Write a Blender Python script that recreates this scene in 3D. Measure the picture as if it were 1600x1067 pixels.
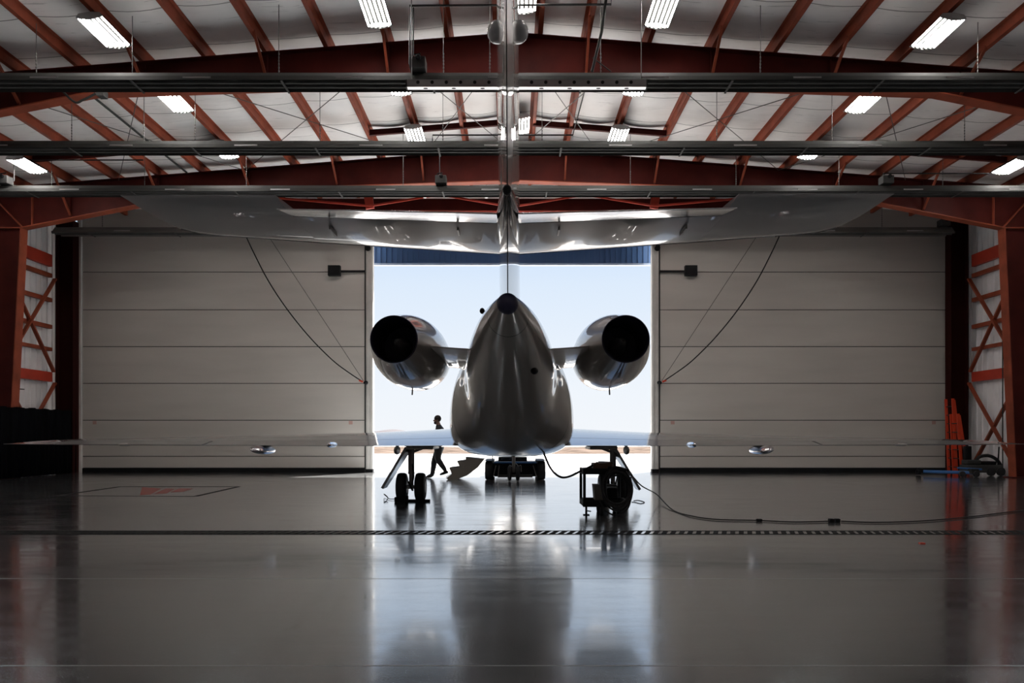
import bpy, bmesh, math, random
from mathutils import Vector, Matrix
random.seed(7)
for o in list(bpy.data.objects): bpy.data.objects.remove(o)
SC = bpy.context.scene
COL = SC.collection
PI = math.pi
# ------------------------------------------------------------------ camera
F = 1150.0; HZ = 682.0; EYE = 1.3
cam_d = bpy.data.cameras.new('camera'); cam = bpy.data.objects.new('camera', cam_d); COL.objects.link(cam)
cam.location = (0, 0, EYE); cam.rotation_euler = (PI/2, 0, 0)
cam_d.sensor_width = 36; cam_d.lens = 36*F/1600; cam_d.shift_y = (HZ-533.5)/1600
cam_d.clip_start = 0.1; cam_d.clip_end = 3000
SC.camera = cam
# ------------------------------------------------------------------ sky, sun, exposure
SC.view_settings.view_transform = 'Standard'; SC.view_settings.look = 'None'
SC.view_settings.gamma = 1; SC.view_settings.use_curve_mapping = False
SC.view_settings.exposure = 0.0
wd = bpy.data.worlds.new('sky'); SC.world = wd; wd.use_nodes = True
nt = wd.node_tree; nt.nodes.clear()
tc = nt.nodes.new('ShaderNodeTexCoord'); sp = nt.nodes.new('ShaderNodeSeparateXYZ')
rp = nt.nodes.new('ShaderNodeValToRGB'); bg = nt.nodes.new('ShaderNodeBackground'); wo = nt.nodes.new('ShaderNodeOutputWorld')
nt.links.new(tc.outputs['Generated'], sp.inputs[0]); nt.links.new(sp.outputs['Z'], rp.inputs[0])
nt.links.new(rp.outputs[0], bg.inputs[0]); nt.links.new(bg.outputs[0], wo.inputs[0])
e = rp.color_ramp.elements
e[0].position = 0.0; e[0].color = (0.90, 0.93, 0.97, 1)
e[1].position = 1.0; e[1].color = (0.20, 0.38, 0.85, 1)
for p_, c_ in ((0.06, (0.87, 0.92, 0.98, 1)), (0.20, (0.73, 0.84, 0.98, 1)), (0.32, (0.52, 0.70, 0.99, 1)), (0.5, (0.36, 0.56, 0.98, 1))):
    q = e.new(p_); q.color = c_
bg.inputs[1].default_value = 1.0
SUN_E = 53.0
sd = bpy.data.lights.new('sun', 'SUN'); sd.energy = SUN_E; sd.angle = 0.009; sd.color = (1, 0.96, 0.9)
sun = bpy.data.objects.new('sun', sd); COL.objects.link(sun)
sun_dir = Vector((-0.345, -0.545, -1.0)).normalized()      # direction in which the light travels
sun.rotation_euler = sun_dir.to_track_quat('-Z', 'Y').to_euler(); sun.location = (20, 50, 40)
LAMP_E = 50.0                                              # tube emission of the hall lamps

# ------------------------------------------------------------------ helpers
def W(px, py, D): return Vector(((px-800)/F*D, D, EYE+(HZ-py)/F*D))
def G(px, py, z=0.0):                                      # floor point under a pixel
    D = F*(EYE-z)/(py-HZ); return Vector(((px-800)/F*D, D, z))
ORG = {}
class MB:
    def __init__(s): s.v = []; s.f = []; s.m = []
    def add(s, vs, fs, mi=0):
        n = len(s.v); s.v += [Vector(v) for v in vs]; s.f += [tuple(n+i for i in f) for f in fs]; s.m += [mi]*len(fs)
        return s
    def box(s, x0, x1, y0, y1, z0, z1, mi=0):
        vs = [(x, y, z) for x in (x0, x1) for y in (y0, y1) for z in (z0, z1)]
        return s.add(vs, [(0,1,3,2),(4,6,7,5),(0,4,5,1),(2,3,7,6),(0,2,6,4),(1,5,7,3)], mi)
    def beam(s, a, b, w, h, up=(0,0,1), mi=0):
        a = Vector(a); b = Vector(b); d = (b-a).normalized(); up = Vector(up)
        if abs(d.dot(up)) > 0.98: up = Vector((0,1,0))
        x = d.cross(up).normalized(); z = x.cross(d).normalized()
        vs = [p + x*sx*w/2 + z*sz*h/2 for p in (a, b) for sx in (-1, 1) for sz in (-1, 1)]
        return s.add(vs, [(0,1,3,2),(4,6,7,5),(0,4,5,1),(2,3,7,6),(0,2,6,4),(1,5,7,3)], mi)
    def tube(s, pts, r, n=8, mi=0, cap=True):
        pts = [Vector(p) for p in pts]; rs = r if isinstance(r, (list, tuple)) else [r]*len(pts)
        rings = []; prev = None
        for i, p in enumerate(pts):
            d = (pts[min(i+1, len(pts)-1)]-pts[max(i-1, 0)]).normalized()
            if prev is None:
                u = Vector((0,0,1)) if abs(d.z) < 0.9 else Vector((0,1,0))
                x = d.cross(u).normalized()
            else:
                x = (prev - d*prev.dot(d)).normalized()
            prev = x; y = d.cross(x)
            rings.append([p + (x*math.cos(2*PI*k/n)+y*math.sin(2*PI*k/n))*rs[i] for k in range(n)])
        return s.loft(rings, cap, cap, mi)
    def loft(s, rings, c0=True, c1=True, mi=0, closed=True):
        n = len(rings[0]); base = len(s.v); vs = [v for r in rings for v in r]; fs = []
        for i in range(len(rings)-1):
            for k in range(n if closed else n-1):
                k2 = (k+1) % n
                fs.append((i*n+k, i*n+k2, (i+1)*n+k2, (i+1)*n+k))
        if c0: fs.append(tuple(range(n-1, -1, -1)))
        if c1: fs.append(tuple((len(rings)-1)*n+k for k in range(n)))
        return s.add(vs, fs, mi)
    def prism(s, poly, ax, a, b, mi=0):
        # poly in the plane perpendicular to axis ax ('x': (y,z), 'y': (x,z), 'z': (x,y))
        def P(p, t): return {'x': (t, p[0], p[1]), 'y': (p[0], t, p[1]), 'z': (p[0], p[1], t)}[ax]
        return s.loft([[Vector(P(p, a)) for p in poly], [Vector(P(p, b)) for p in poly]], mi=mi)
    def lathe(s, prof, c, ax='y', n=32, mi=0, cap0=False, cap1=False, sx=1, sz=1):
        rings = []
        for t, r in prof:
            ring = []
            for k in range(n):
                a = 2*PI*k/n; u, w = math.cos(a)*r, math.sin(a)*r
                ring.append({'y': Vector((c[0]+u*sx, c[1]+t, c[2]+w*sz)), 'x': Vector((c[0]+t, c[1]+u*sx, c[2]+w*sz)),
                             'z': Vector((c[0]+u*sx, c[1]+w*sz, c[2]+t))}[ax])
            rings.append(ring)
        return s.loft(rings, cap0, cap1, mi)
    def ball(s, c, r, n=14, m=10, mi=0):
        rr = r if isinstance(r, (tuple, list)) else (r, r, r); rings = []
        for j in range(1, m):
            t = PI*j/m
            rings.append([Vector((c[0]+rr[0]*math.sin(t)*math.cos(2*PI*k/n), c[1]+rr[1]*math.sin(t)*math.sin(2*PI*k/n), c[2]-rr[2]*math.cos(t))) for k in range(n)])
        return s.loft(rings, mi=mi)
    def build(s, name, mat, parent=None, smooth=None, bevel=0, sub=0, loc=None):
        vs = s.v
        if parent is not None: o0 = ORG[parent]
        elif loc is not None: o0 = Vector(loc)
        else:
            xs = [v.x for v in vs]; ys = [v.y for v in vs]; zs = [v.z for v in vs]
            o0 = Vector(((min(xs)+max(xs))/2, (min(ys)+max(ys))/2, min(zs)))
        me = bpy.data.meshes.new(name)
        me.from_pydata([tuple(v-o0) for v in vs], [], s.f); me.update()
        bm = bmesh.new(); bm.from_mesh(me); bmesh.ops.recalc_face_normals(bm, faces=bm.faces)
        if smooth is not None:
            for f in bm.faces: f.smooth = True
            for ed in bm.edges:
                if len(ed.link_faces) == 2 and ed.calc_face_angle(0) > math.radians(smooth): ed.smooth = False
        bm.to_mesh(me); bm.free()
        for i, p in enumerate(me.polygons): p.material_index = s.m[i]
        o = bpy.data.objects.new(name, me); COL.objects.link(o)
        for mm in (mat if isinstance(mat, (list, tuple)) else [mat]): me.materials.append(mm)
        if parent is not None: o.parent = parent; ORG[o] = o0
        else: o.location = o0; ORG[o] = o0
        if bevel:
            md = o.modifiers.new('bevel', 'BEVEL'); md.width = bevel; md.segments = 2; md.limit_method = 'ANGLE'; md.angle_limit = math.radians(50)
        if sub:
            md = o.modifiers.new('sub', 'SUBSURF'); md.levels = sub; md.render_levels = sub
        return o
def tag(o, label, cat, group=None, kind=None):
    if label: o['label'] = label
    if cat: o['category'] = cat
    if group: o['group'] = group
    if kind: o['kind'] = kind
    return o
def thing(name, label, cat, loc=(0,0,0), group=None, rz=0):
    o = bpy.data.objects.new(name, None); COL.objects.link(o); o.location = loc; o.rotation_euler = (0, 0, rz)
    o.empty_display_size = 0.2; ORG[o] = Vector(loc)
    return tag(o, label, cat, group)
def struct(o): o['kind'] = 'structure'; return o
def copy_tree(o, parent=None):
    c = o.copy(); COL.objects.link(c)
    if parent is not None: c.parent = parent
    for ch in list(o.children): copy_tree(ch, c)
    return c
def smoothpts(pts, n=6):
    pts = [Vector(p) for p in pts]; out = []
    for i in range(len(pts)-1):
        p0 = pts[max(i-1, 0)]; p1 = pts[i]; p2 = pts[i+1]; p3 = pts[min(i+2, len(pts)-1)]
        for k in range(n):
            t = k/n
            out.append(0.5*((2*p1)+(p2-p0)*t+(2*p0-5*p1+4*p2-p3)*t*t+(3*p1-p0-3*p2+p3)*t**3))
    return out+[pts[-1]]
def pchip(xs, ys, x):
    n = len(xs)
    if x <= xs[0]: return ys[0]
    if x >= xs[-1]: return ys[-1]
    i = max(k for k in range(n-1) if xs[k] <= x)
    d = [(ys[k+1]-ys[k])/(xs[k+1]-xs[k]) for k in range(n-1)]
    def sl(k):
        if k == 0: return d[0]
        if k == n-1: return d[-1]
        if d[k-1]*d[k] <= 0: return 0
        return 2*d[k-1]*d[k]/(d[k-1]+d[k])
    h = xs[i+1]-xs[i]; t = (x-xs[i])/h
    return (2*t**3-3*t*t+1)*ys[i]+(t**3-2*t*t+t)*h*sl(i)+(-2*t**3+3*t*t)*ys[i+1]+(t**3-t*t)*h*sl(i+1)

# ------------------------------------------------------------------ materials
def mat(name, col, rough=0.5, metal=0, coat=0, coat_r=0.03, var=0.0, vscale=3.0, bump=0.0, bscale=20.0, emit=None, es=0, spec=0.5, stretch=(1,1,1), coatior=1.5):
    m = bpy.data.materials.new(name); m.use_nodes = True; n = m.node_tree; b = n.nodes['Principled BSDF']
    b.inputs['Base Color'].default_value = (*col, 1); b.inputs['Roughness'].default_value = rough; b.inputs['Metallic'].default_value = metal
    b.inputs['Coat Weight'].default_value = coat; b.inputs['Coat Roughness'].default_value = coat_r; b.inputs['Specular IOR Level'].default_value = spec
    b.inputs['Coat IOR'].default_value = coatior
    if emit: b.inputs['Emission Color'].default_value = (*emit, 1); b.inputs['Emission Strength'].default_value = es
    t = n.nodes.new('ShaderNodeTexCoord'); mp = n.nodes.new('ShaderNodeMapping'); mp.inputs['Scale'].default_value = stretch
    n.links.new(t.outputs['Object'], mp.inputs[0])
    if var:
        nz = n.nodes.new('ShaderNodeTexNoise'); nz.inputs['Scale'].default_value = vscale; nz.inputs['Detail'].default_value = 6
        n.links.new(mp.outputs[0], nz.inputs['Vector'])
        r = n.nodes.new('ShaderNodeMapRange'); r.inputs['From Min'].default_value = .3; r.inputs['From Max'].default_value = .7
        r.inputs['To Min'].default_value = 1-var; r.inputs['To Max'].default_value = 1+var
        n.links.new(nz.outputs['Fac'], r.inputs[0])
        mx = n.nodes.new('ShaderNodeVectorMath'); mx.operation = 'SCALE'; mx.inputs[0].default_value = col
        n.links.new(r.outputs[0], mx.inputs['Scale']); n.links.new(mx.outputs[0], b.inputs['Base Color'])
    if bump:
        nz = n.nodes.new('ShaderNodeTexNoise'); nz.inputs['Scale'].default_value = bscale; nz.inputs['Detail'].default_value = 3
        n.links.new(mp.outputs[0], nz.inputs['Vector'])
        bp = n.nodes.new('ShaderNodeBump'); bp.inputs['Strength'].default_value = bump; bp.inputs['Distance'].default_value = .02
        n.links.new(nz.outputs['Fac'], bp.inputs['Height']); n.links.new(bp.outputs[0], b.inputs['Normal'])
    return m
M = {}
M['red'] = mat('red_oxide_steel', (0.25, 0.055, 0.027), .55, spec=.2, var=.25, vscale=2)
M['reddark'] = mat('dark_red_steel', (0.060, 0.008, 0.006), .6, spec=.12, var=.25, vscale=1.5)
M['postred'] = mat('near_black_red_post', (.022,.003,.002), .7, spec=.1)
M['redbright'] = mat('bright_red_steel', (0.42, 0.04, 0.02), .5, var=.15, vscale=2)
M['galv'] = mat('galvanised_steel', (0.042, 0.043, 0.041), .7, .0, spec=.1, var=.2, vscale=2.5, stretch=(.4, 3, 3))
M['galvpale'] = mat('pale_grey_steel', (0.16, 0.15, 0.14), .7, .0, spec=.2, var=.25, vscale=1.5, stretch=(.4, 3, 3))  # paler steel colour for the heater hood at the doors
M['galvdark'] = mat('dull_grey_steel', (0.065, 0.065, 0.063), .65, .0, spec=.1, var=.2, vscale=2)
M['black'] = mat('black_metal', (0.009, 0.009, 0.010), .6, spec=.15, var=.2)
M['rubber'] = mat('tyre_rubber', (0.015, 0.015, 0.016), .7, var=.2, vscale=8)
M['pipe'] = mat('black_iron_pipe', (0.02, 0.018, 0.018), .55)
M['wire'] = mat('steel_wire', (0.10, 0.095, 0.09), .5, .3)
M['doorpanel'] = mat('door_panel_paint', (0.50, 0.47, 0.43), .45, var=.07, vscale=.8, stretch=(.35, 1, 2.2))
M['doortrim'] = mat('door_trim', (0.55, 0.53, 0.50), .45, .1, var=.08)
M['gap'] = mat('dark_gap', (0.02, 0.02, 0.02), .8)
M['wall'] = mat('white_wall_panel', (0.80, 0.78, 0.78), .5, var=.08, vscale=1.2)
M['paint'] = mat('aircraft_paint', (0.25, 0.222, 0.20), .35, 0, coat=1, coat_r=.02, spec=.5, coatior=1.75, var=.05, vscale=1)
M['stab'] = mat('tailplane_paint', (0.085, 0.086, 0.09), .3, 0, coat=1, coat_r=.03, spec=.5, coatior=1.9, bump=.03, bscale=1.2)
M['pod'] = mat('pale_grey_paint', (.28,.28,.29), .25, coat=1)
M['navy'] = mat('navy_paint', (0.012, 0.010, 0.04), .5, 0)
M['wing'] = mat('wing_paint', (0.16, 0.16, 0.16), .3, 0, coat=1, coat_r=.03, spec=.7, coatior=1.8)
M['polish'] = mat('polished_skin', (0.62, 0.62, 0.64), .12, 1, bump=.06, bscale=2.5)
M['blackgloss'] = mat('black_gloss', (0.012,0.011,0.013), .2, coat=1)
M['exhaust'] = mat('exhaust_lining', (0.012, 0.010, 0.03), .55)
M['chrome'] = mat('polished_metal', (0.75, 0.75, 0.78), .08, 1)
M['strut'] = mat('gear_metal', (0.26, 0.245, 0.23), .4, .4)
M['blue'] = mat('blue_siding', (0.05, 0.12, 0.28), .5, var=.06, stretch=(1,1,.2))
M['bluelight'] = mat('blue_flashing', (0.30, 0.38, 0.52), .4, .3)
M['tube'] = mat('fluorescent_tube', (1,1,1), .5, emit=(1.0, 0.95, 0.91), es=LAMP_E)
M['refl'] = mat('lamp_reflector', (0.8, 0.8, 0.8), .25, .8)
M['lamphouse'] = mat('lamp_inner', (0.012, 0.012, 0.012), .8, spec=0)
M['house'] = mat('lamp_housing', (0.42, 0.42, 0.42), .4, .4)
M['barlight'] = mat('light_bar_diffuser', (.8,.8,.8), .4, emit=(1,.95,.95), es=0.85)
M['curtain'] = mat('black_curtain', (0.0025, 0.0025, 0.0035), .9, spec=.05, var=.3, vscale=3, stretch=(3,3,.3))
M['orange'] = mat('orange_fibreglass', (0.55, 0.045, 0.012), .45, var=.1)
M['towblue'] = mat('tow_bar_blue', (0.03, 0.13, 0.35), .45, .1)
M['wood'] = mat('brown_box', (0.10, 0.045, 0.02), .6, var=.2)
M['tan'] = mat('dull_box_cover', (0.17, 0.155, 0.13), .6)
M['sticker'] = mat('sticker', (0.45, 0.28, 0.24), .6)
M['grate'] = mat('black_grate', (.008,.008,.008), .7, spec=.1)
M['logo_red'] = mat('floor_logo_red', (0.22, 0.035, 0.025), .35)
M['logo_blk'] = mat('floor_logo_black', (0.012, 0.01, 0.01), .7, spec=.1)
M['cloth'] = mat('dark_clothing', (0.012, 0.012, 0.014), .8, bump=.2, bscale=30)
M['trouser'] = mat('black_trousers', (0.010, 0.010, 0.011), .85)
M['skin'] = mat('skin', (0.20, 0.11, 0.08), .55)
M['hair'] = mat('dark_hair', (0.015, 0.011, 0.009), .8)
M['white'] = mat('white_plastic', (0.7,0.7,0.7), .4)

# floor: glossy sealed concrete
def floor_mat():
    m = bpy.data.materials.new('polished_floor'); m.use_nodes = True; n = m.node_tree; b = n.nodes['Principled BSDF']; L = n.links.new
    t = n.nodes.new('ShaderNodeTexCoord')
    def noise(scale, detail, st, src=None):
        mp = n.nodes.new('ShaderNodeMapping'); mp.inputs['Scale'].default_value = st; L(t.outputs['Object'], mp.inputs[0])
        z = n.nodes.new('ShaderNodeTexNoise'); z.inputs['Scale'].default_value = scale; z.inputs['Detail'].default_value = detail; L(mp.outputs[0], z.inputs['Vector']); return z.outputs['Fac']
    def rng(src, a, b_, lo=.3, hi=.7):
        r = n.nodes.new('ShaderNodeMapRange'); r.inputs['From Min'].default_value = lo; r.inputs['From Max'].default_value = hi
        r.inputs['To Min'].default_value = a; r.inputs['To Max'].default_value = b_; L(src, r.inputs[0]); return r.outputs[0]
    big = noise(.35, 5, (.5, 1, 1)); streak = noise(1.2, 6, (.35, 2.2, 1)); fine = noise(70, 4, (1, 1, 1)); mop = noise(2.6, 7, (.45, 1.6, 1))
    cr = n.nodes.new('ShaderNodeValToRGB'); L(big, cr.inputs[0])
    cr.color_ramp.elements[0].position = .3; cr.color_ramp.elements[0].color = (.112, .114, .118, 1)
    cr.color_ramp.elements[1].position = .7; cr.color_ramp.elements[1].color = (.160, .160, .162, 1)
    sc = n.nodes.new('ShaderNodeVectorMath'); sc.operation = 'SCALE'; L(cr.outputs[0], sc.inputs[0]); L(rng(mop, .86, 1.14), sc.inputs['Scale'])
    L(sc.outputs[0], b.inputs['Base Color'])
    L(rng(streak, .09, .15), b.inputs['Roughness'])
    b.inputs['Specular IOR Level'].default_value = .5
    b.inputs['IOR'].default_value = 2.3; b.inputs['Specular Tint'].default_value = (.55, .80, 1, 1); b.inputs['Coat Weight'].default_value = 1; b.inputs['Coat IOR'].default_value = 2.4; L(rng(mop, .06, .17), b.inputs['Coat Roughness'])  # blue of the reflected sky put into the specular tint
    bp = n.nodes.new('ShaderNodeBump'); bp.inputs['Strength'].default_value = .16; bp.inputs['Distance'].default_value = .01; L(fine, bp.inputs['Height'])
    bp2 = n.nodes.new('ShaderNodeBump'); bp2.inputs['Strength'].default_value = .34; bp2.inputs['Distance'].default_value = .012
    L(noise(1.8, 5, (.45, 2.2, 1)), bp2.inputs['Height']); L(bp.outputs[0], bp2.inputs['Normal']); L(bp2.outputs[0], b.inputs['Normal'])
    return m
M['floor'] = floor_mat()
def ceil_mat():
    m = mat('roof_insulation_vinyl', (.80, .765, .745), .45, var=.05, vscale=1.5); n = m.node_tree; b = n.nodes['Principled BSDF']; L = n.links.new
    src = b.inputs['Base Color'].links[0].from_socket
    t = n.nodes.new('ShaderNodeTexCoord'); s = n.nodes.new('ShaderNodeSeparateXYZ'); L(t.outputs['Object'], s.inputs[0])
    def mth(op, a, b_=None):
        q = n.nodes.new('ShaderNodeMath'); q.operation = op
        for i, v in enumerate((a, b_)):
            if v is None: continue
            if isinstance(v, (int, float)): q.inputs[i].default_value = v
            else: L(v, q.inputs[i])
        return q.outputs[0]
    fr = mth('FRACT', mth('DIVIDE', s.outputs['Y'], 1.5))
    line = mth('LESS_THAN', fr, .018)
    # short creases, tapes and marks
    vz = n.nodes.new('ShaderNodeTexNoise'); mp = n.nodes.new('ShaderNodeMapping'); mp.inputs['Scale'].default_value = (.6, 9, 1); L(t.outputs['Object'], mp.inputs[0]); L(mp.outputs[0], vz.inputs['Vector'])
    vz.inputs['Scale'].default_value = 2.2; vz.inputs['Detail'].default_value = 5
    cre = mth('MULTIPLY', mth('LESS_THAN', vz.outputs['Fac'], .335), .35)
    fac = mth('MAXIMUM', mth('MULTIPLY', line, .8), cre)
    mx = n.nodes.new('ShaderNodeMix'); mx.data_type = 'RGBA'; L(fac, mx.inputs['Factor']); L(src, mx.inputs[6]); mx.inputs[7].default_value = (.10, .09, .085, 1)
    L(mx.outputs[2], b.inputs['Base Color'])
    nb = n.nodes.new('ShaderNodeTexNoise'); mp2 = n.nodes.new('ShaderNodeMapping'); mp2.inputs['Scale'].default_value = (.5, 3, 1); L(t.outputs['Object'], mp2.inputs[0]); L(mp2.outputs[0], nb.inputs['Vector']); nb.inputs['Scale'].default_value = 1.2
    bp = n.nodes.new('ShaderNodeBump'); bp.inputs['Strength'].default_value = .5; bp.inputs['Distance'].default_value = .05; L(nb.outputs['Fac'], bp.inputs['Height']); L(bp.outputs[0], b.inputs['Normal'])
    return m
M['ceil'] = ceil_mat()
def ground_mat():
    m = bpy.data.materials.new('apron_and_field'); m.use_nodes = True; n = m.node_tree; b = n.nodes['Principled BSDF']; L = n.links.new
    b.inputs['Roughness'].default_value = 1; b.inputs['Specular IOR Level'].default_value = 0
    g = n.nodes.new('ShaderNodeNewGeometry'); s = n.nodes.new('ShaderNodeSeparateXYZ'); L(g.outputs['Position'], s.inputs[0])
    mp = n.nodes.new('ShaderNodeMapping'); mp.inputs['Scale'].default_value = (.06, .35, 1); L(g.outputs['Position'], mp.inputs[0])
    z = n.nodes.new('ShaderNodeTexNoise'); z.inputs['Scale'].default_value = 1.5; z.inputs['Detail'].default_value = 6; L(mp.outputs[0], z.inputs['Vector'])
    r = n.nodes.new('ShaderNodeValToRGB'); L(z.outputs['Fac'], r.inputs[0])
    r.color_ramp.elements[0].position = .44; r.color_ramp.elements[0].color = (.050, .038, .030, 1)
    r.color_ramp.elements[1].position = .56; r.color_ramp.elements[1].color = (.066, .065, .066, 1)
    c = n.nodes.new('ShaderNodeMath'); c.operation = 'GREATER_THAN'; c.inputs[1].default_value = 55; L(s.outputs['Y'], c.inputs[0])
    mp2 = n.nodes.new('ShaderNodeMapping'); mp2.inputs['Scale'].default_value = (.3, 1, 1); L(g.outputs['Position'], mp2.inputs[0])
    z2 = n.nodes.new('ShaderNodeTexNoise'); z2.inputs['Scale'].default_value = .5; z2.inputs['Detail'].default_value = 5; L(mp2.outputs[0], z2.inputs['Vector'])
    r2 = n.nodes.new('ShaderNodeValToRGB'); L(z2.outputs['Fac'], r2.inputs[0]); r2.color_ramp.elements[0].position = .35; r2.color_ramp.elements[0].color = (.30,.295,.29,1); r2.color_ramp.elements[1].position = .65; r2.color_ramp.elements[1].color = (.34,.33,.325,1)
    mx = n.nodes.new('ShaderNodeMix'); mx.data_type = 'RGBA'; L(c.outputs[0], mx.inputs['Factor']); L(r2.outputs[0], mx.inputs[6]); L(r.outputs[0], mx.inputs[7])
    L(mx.outputs[2], b.inputs['Base Color']); return m
M['ground'] = ground_mat()
M['brush'] = mat('dry_brush_and_snow', (.054, .042, .035), 1, spec=0, var=.55, vscale=1.1, stretch=(.5,1,5))
M['hill'] = mat('far_hills', (.055, .052, .055), 1, spec=0, var=.1, vscale=.02)

# ------------------------------------------------------------------ building shell
XW = 16.6; YB = -10.0; YE = 26.75; APEX = 10.40; SL = 0.0775; RX = 0.06
def roof(x): return APEX - SL*abs(x-RX)           # underside of purlins
PUR = [-15.5, -13.95, -12.55, -11.15, -9.77, -8.3, -6.9, -5.53, -4.15, -2.79, -1.42, -.33, .6, 1.67, 3.05, 4.5, 5.88, 7.2, 8.66, 10.15, 11.57, 13.0, 14.4, 15.8]
struct(MB().box(-XW-.2, XW+.2, YB-.2, YE+.35, -.3, 0).build('floor', M['floor']))
# ceiling: vinyl faced insulation sagging between purlins and billowing between frames
FR = [-9.7, -3.1, 3.5, 10.1, 16.7, 23.3]
def ceil_bm():
    mb = MB(); xs = []; edges = [-XW-.1]+PUR+[XW+.1]
    for i in range(len(edges)-1):
        for k in range(6): xs.append((edges[i]+(edges[i+1]-edges[i])*k/6, k/6))
    xs.append((edges[-1], 0))
    ys = []; bounds = [YB-.1]+FR+[YE+.3]
    y = YB-.1
    while y < YE+.25:
        ys.append(y); y += .3
    ys.append(YE+.3)
    def billow(y):
        for i in range(len(bounds)-1):
            if bounds[i] <= y <= bounds[i+1]+.01:
                t = (y-bounds[i])/(bounds[i+1]-bounds[i]); return min(1, math.sin(PI*t)*1.6), t
        return 0, 0
    rows = []
    for y in ys:
        bl, t = billow(y); row = []
        for x, u in xs:
            z = roof(x)+.235 - (.02+.038*bl)*math.sin(PI*u) - .035*bl*math.exp(-((t-.92)/.045)**2)*math.sin(PI*u) + .012*math.sin(y*4.2+x)*math.sin(PI*u)
            row.append(Vector((x, y, z)))
        rows.append(row)
    n = len(xs)
    mb.loft(rows, False, False, closed=False)
    return mb
c_ = ceil_bm().build('ceiling', M['ceil'], smooth=60, loc=(0, 0, 0)); struct(c_)
struct(MB().box(-XW-.3, 0, YB-.3, YE+.6, 0, .15).build('ceiling_deck', M['wall'], loc=(0,0,0)))
o = bpy.data.objects['ceiling_deck']; o.name = 'ceiling'
bm = bmesh.new(); bm.from_mesh(o.data)
for v in bm.verts: v.co.z += roof(v.co.x)+.26
ex = bmesh.ops.duplicate(bm, geom=bm.verts[:]+bm.edges[:]+bm.faces[:])['geom']
for v in [g for g in ex if isinstance(g, bmesh.types.BMVert)]: v.co.x = -v.co.x + .12
bmesh.ops.recalc_face_normals(bm, faces=bm.faces); bm.to_mesh(o.data); bm.free()
# side walls: ribbed white liner panels
def ribbed(x, sgn, y0, y1, z0, z1, pitch=.30):
    prof = []; y = y0
    while y < y1:
        prof += [(y, 0), (min(y+pitch*.78, y1), 0), (min(y+pitch*.84, y1), .035), (min(y+pitch*.94, y1), .035)]
        y += pitch
    prof.append((y1, 0))
    mb = MB(); r0 = [Vector((x-sgn*d, yy, z0)) for yy, d in prof]; r1 = [Vector((x-sgn*d, yy, z1)) for yy, d in prof]
    mb.loft([r0, r1], False, False, closed=False)
    mb.box(min(x, x+sgn*.15)+sgn*.001, max(x, x+sgn*.15)+sgn*.001, y0, y1, z0, z1)
    return mb
struct(ribbed(-XW, -1, YB, YE, 0, 9.35).build('wall_left', M['wall']))
struct(ribbed(XW, 1, YB, YE, 0, 9.35).build('wall_right', M['wall']))
struct(MB().box(-XW-.15, XW+.15, YB-.2, YB, 0, 10.75).build('wall_back', M['wall']))
# end wall: plain leaf areas behind the doors, blue siding above the opening
XO0, XO1 = (583-800)/F*26.7, (1019-800)/F*26.7
mb = MB(); mb.box(-XW-.15, -16.0, YE+.02, YE+.2, 0, 9.6); mb.box(16.0, XW+.15, YE+.02, YE+.2, 0, 9.6)
mb.box(-XW-.15, XW+.15, YE+.02, YE+.2, 9.25, 10.75)
struct(mb.build('wall_front', M['wall']))
mb = MB(); x = XO0-.25
while x < XO1+.25:
    mb.box(x, x+.17, 27.42, 27.46, 7.74, 10.6); mb.box(x+.17, x+.20, 27.39, 27.46, 7.74, 10.6); x += .2
struct(mb.build('trim_1', M['blue']))
struct(MB().box(XO0-.2, XO1+.2, 27.34, 27.5, 7.67, 7.74).build('trim_2', M['bluelight']))
# sliding door leaves
SEAMS = [W(0, y, 26.7).z for y in (713, 656.5, 599, 541.5, 484, 425, 368, 310)]
def leaf(n, x0, x1, xj0, xj1, xe0, xe1):
    zt = 9.75
    mb = MB(); zs = [.16]+SEAMS+[zt]
    zs = [z for z in zs if z < zt]+[zt]
    for a, b in zip(zs, zs[1:]): mb.box(x0, x1, 26.70, 26.82, a+.012, b-.012)
    d = struct(mb.build('door_%d' % n, M['doorpanel'], bevel=.006, loc=((x0+x1)/2, 26.75, 0)))
    MB().box(x0-.005, x1+.005, 26.725, 26.80, .12, zt-.01).build('seam_backing', M['gap'], d)
    MB().box(x0, x1, 26.68, 26.84, .0, .15).build('bottom_seal', M['black'], d)
    j = MB().box(xj0, xj1, 26.66, 26.9, .12, zt).build('edge_post', M['doortrim'], d, bevel=.01)
    w = (xj1-xj0)*.2
    MB().box(min(xj0, xj1), max(xj0, xj1), 26.65, 26.92, 0, .12).build('post_shoe', M['black'], d)
    MB().box(xe0, xe1, 26.64, 26.86, 0, zt).build('outer_stile', M['doortrim'], d, bevel=.01)
    for xx in ((xj0+xj1)/2-.07, (xj0+xj1)/2+.07): MB().box(xx-.012, xx+.012, 26.635, 26.67, .12, zt).build('post_rib', M['doortrim'], d)
    MB().box((x1 if xj0 > x0 else x0+.0)-(.01 if xj0 > x0 else .06), (x1 if xj0 > x0 else x0)+(.06 if xj0 > x0 else .01), 26.69, 26.74, 0, zt).build('shadow_gap', M['gap'], d)
    return d
def X(px, D): return (px-800)/F*D
leaf(1, X(129, 26.7), X(570, 26.7), X(572, 26.7), X(583, 26.7), X(122, 26.7), X(128, 26.7))
leaf(2, X(1031, 26.7), X(1479, 26.7), X(1018, 26.7), X(1029, 26.7), X(1480, 26.7), X(1486, 26.7))
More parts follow.
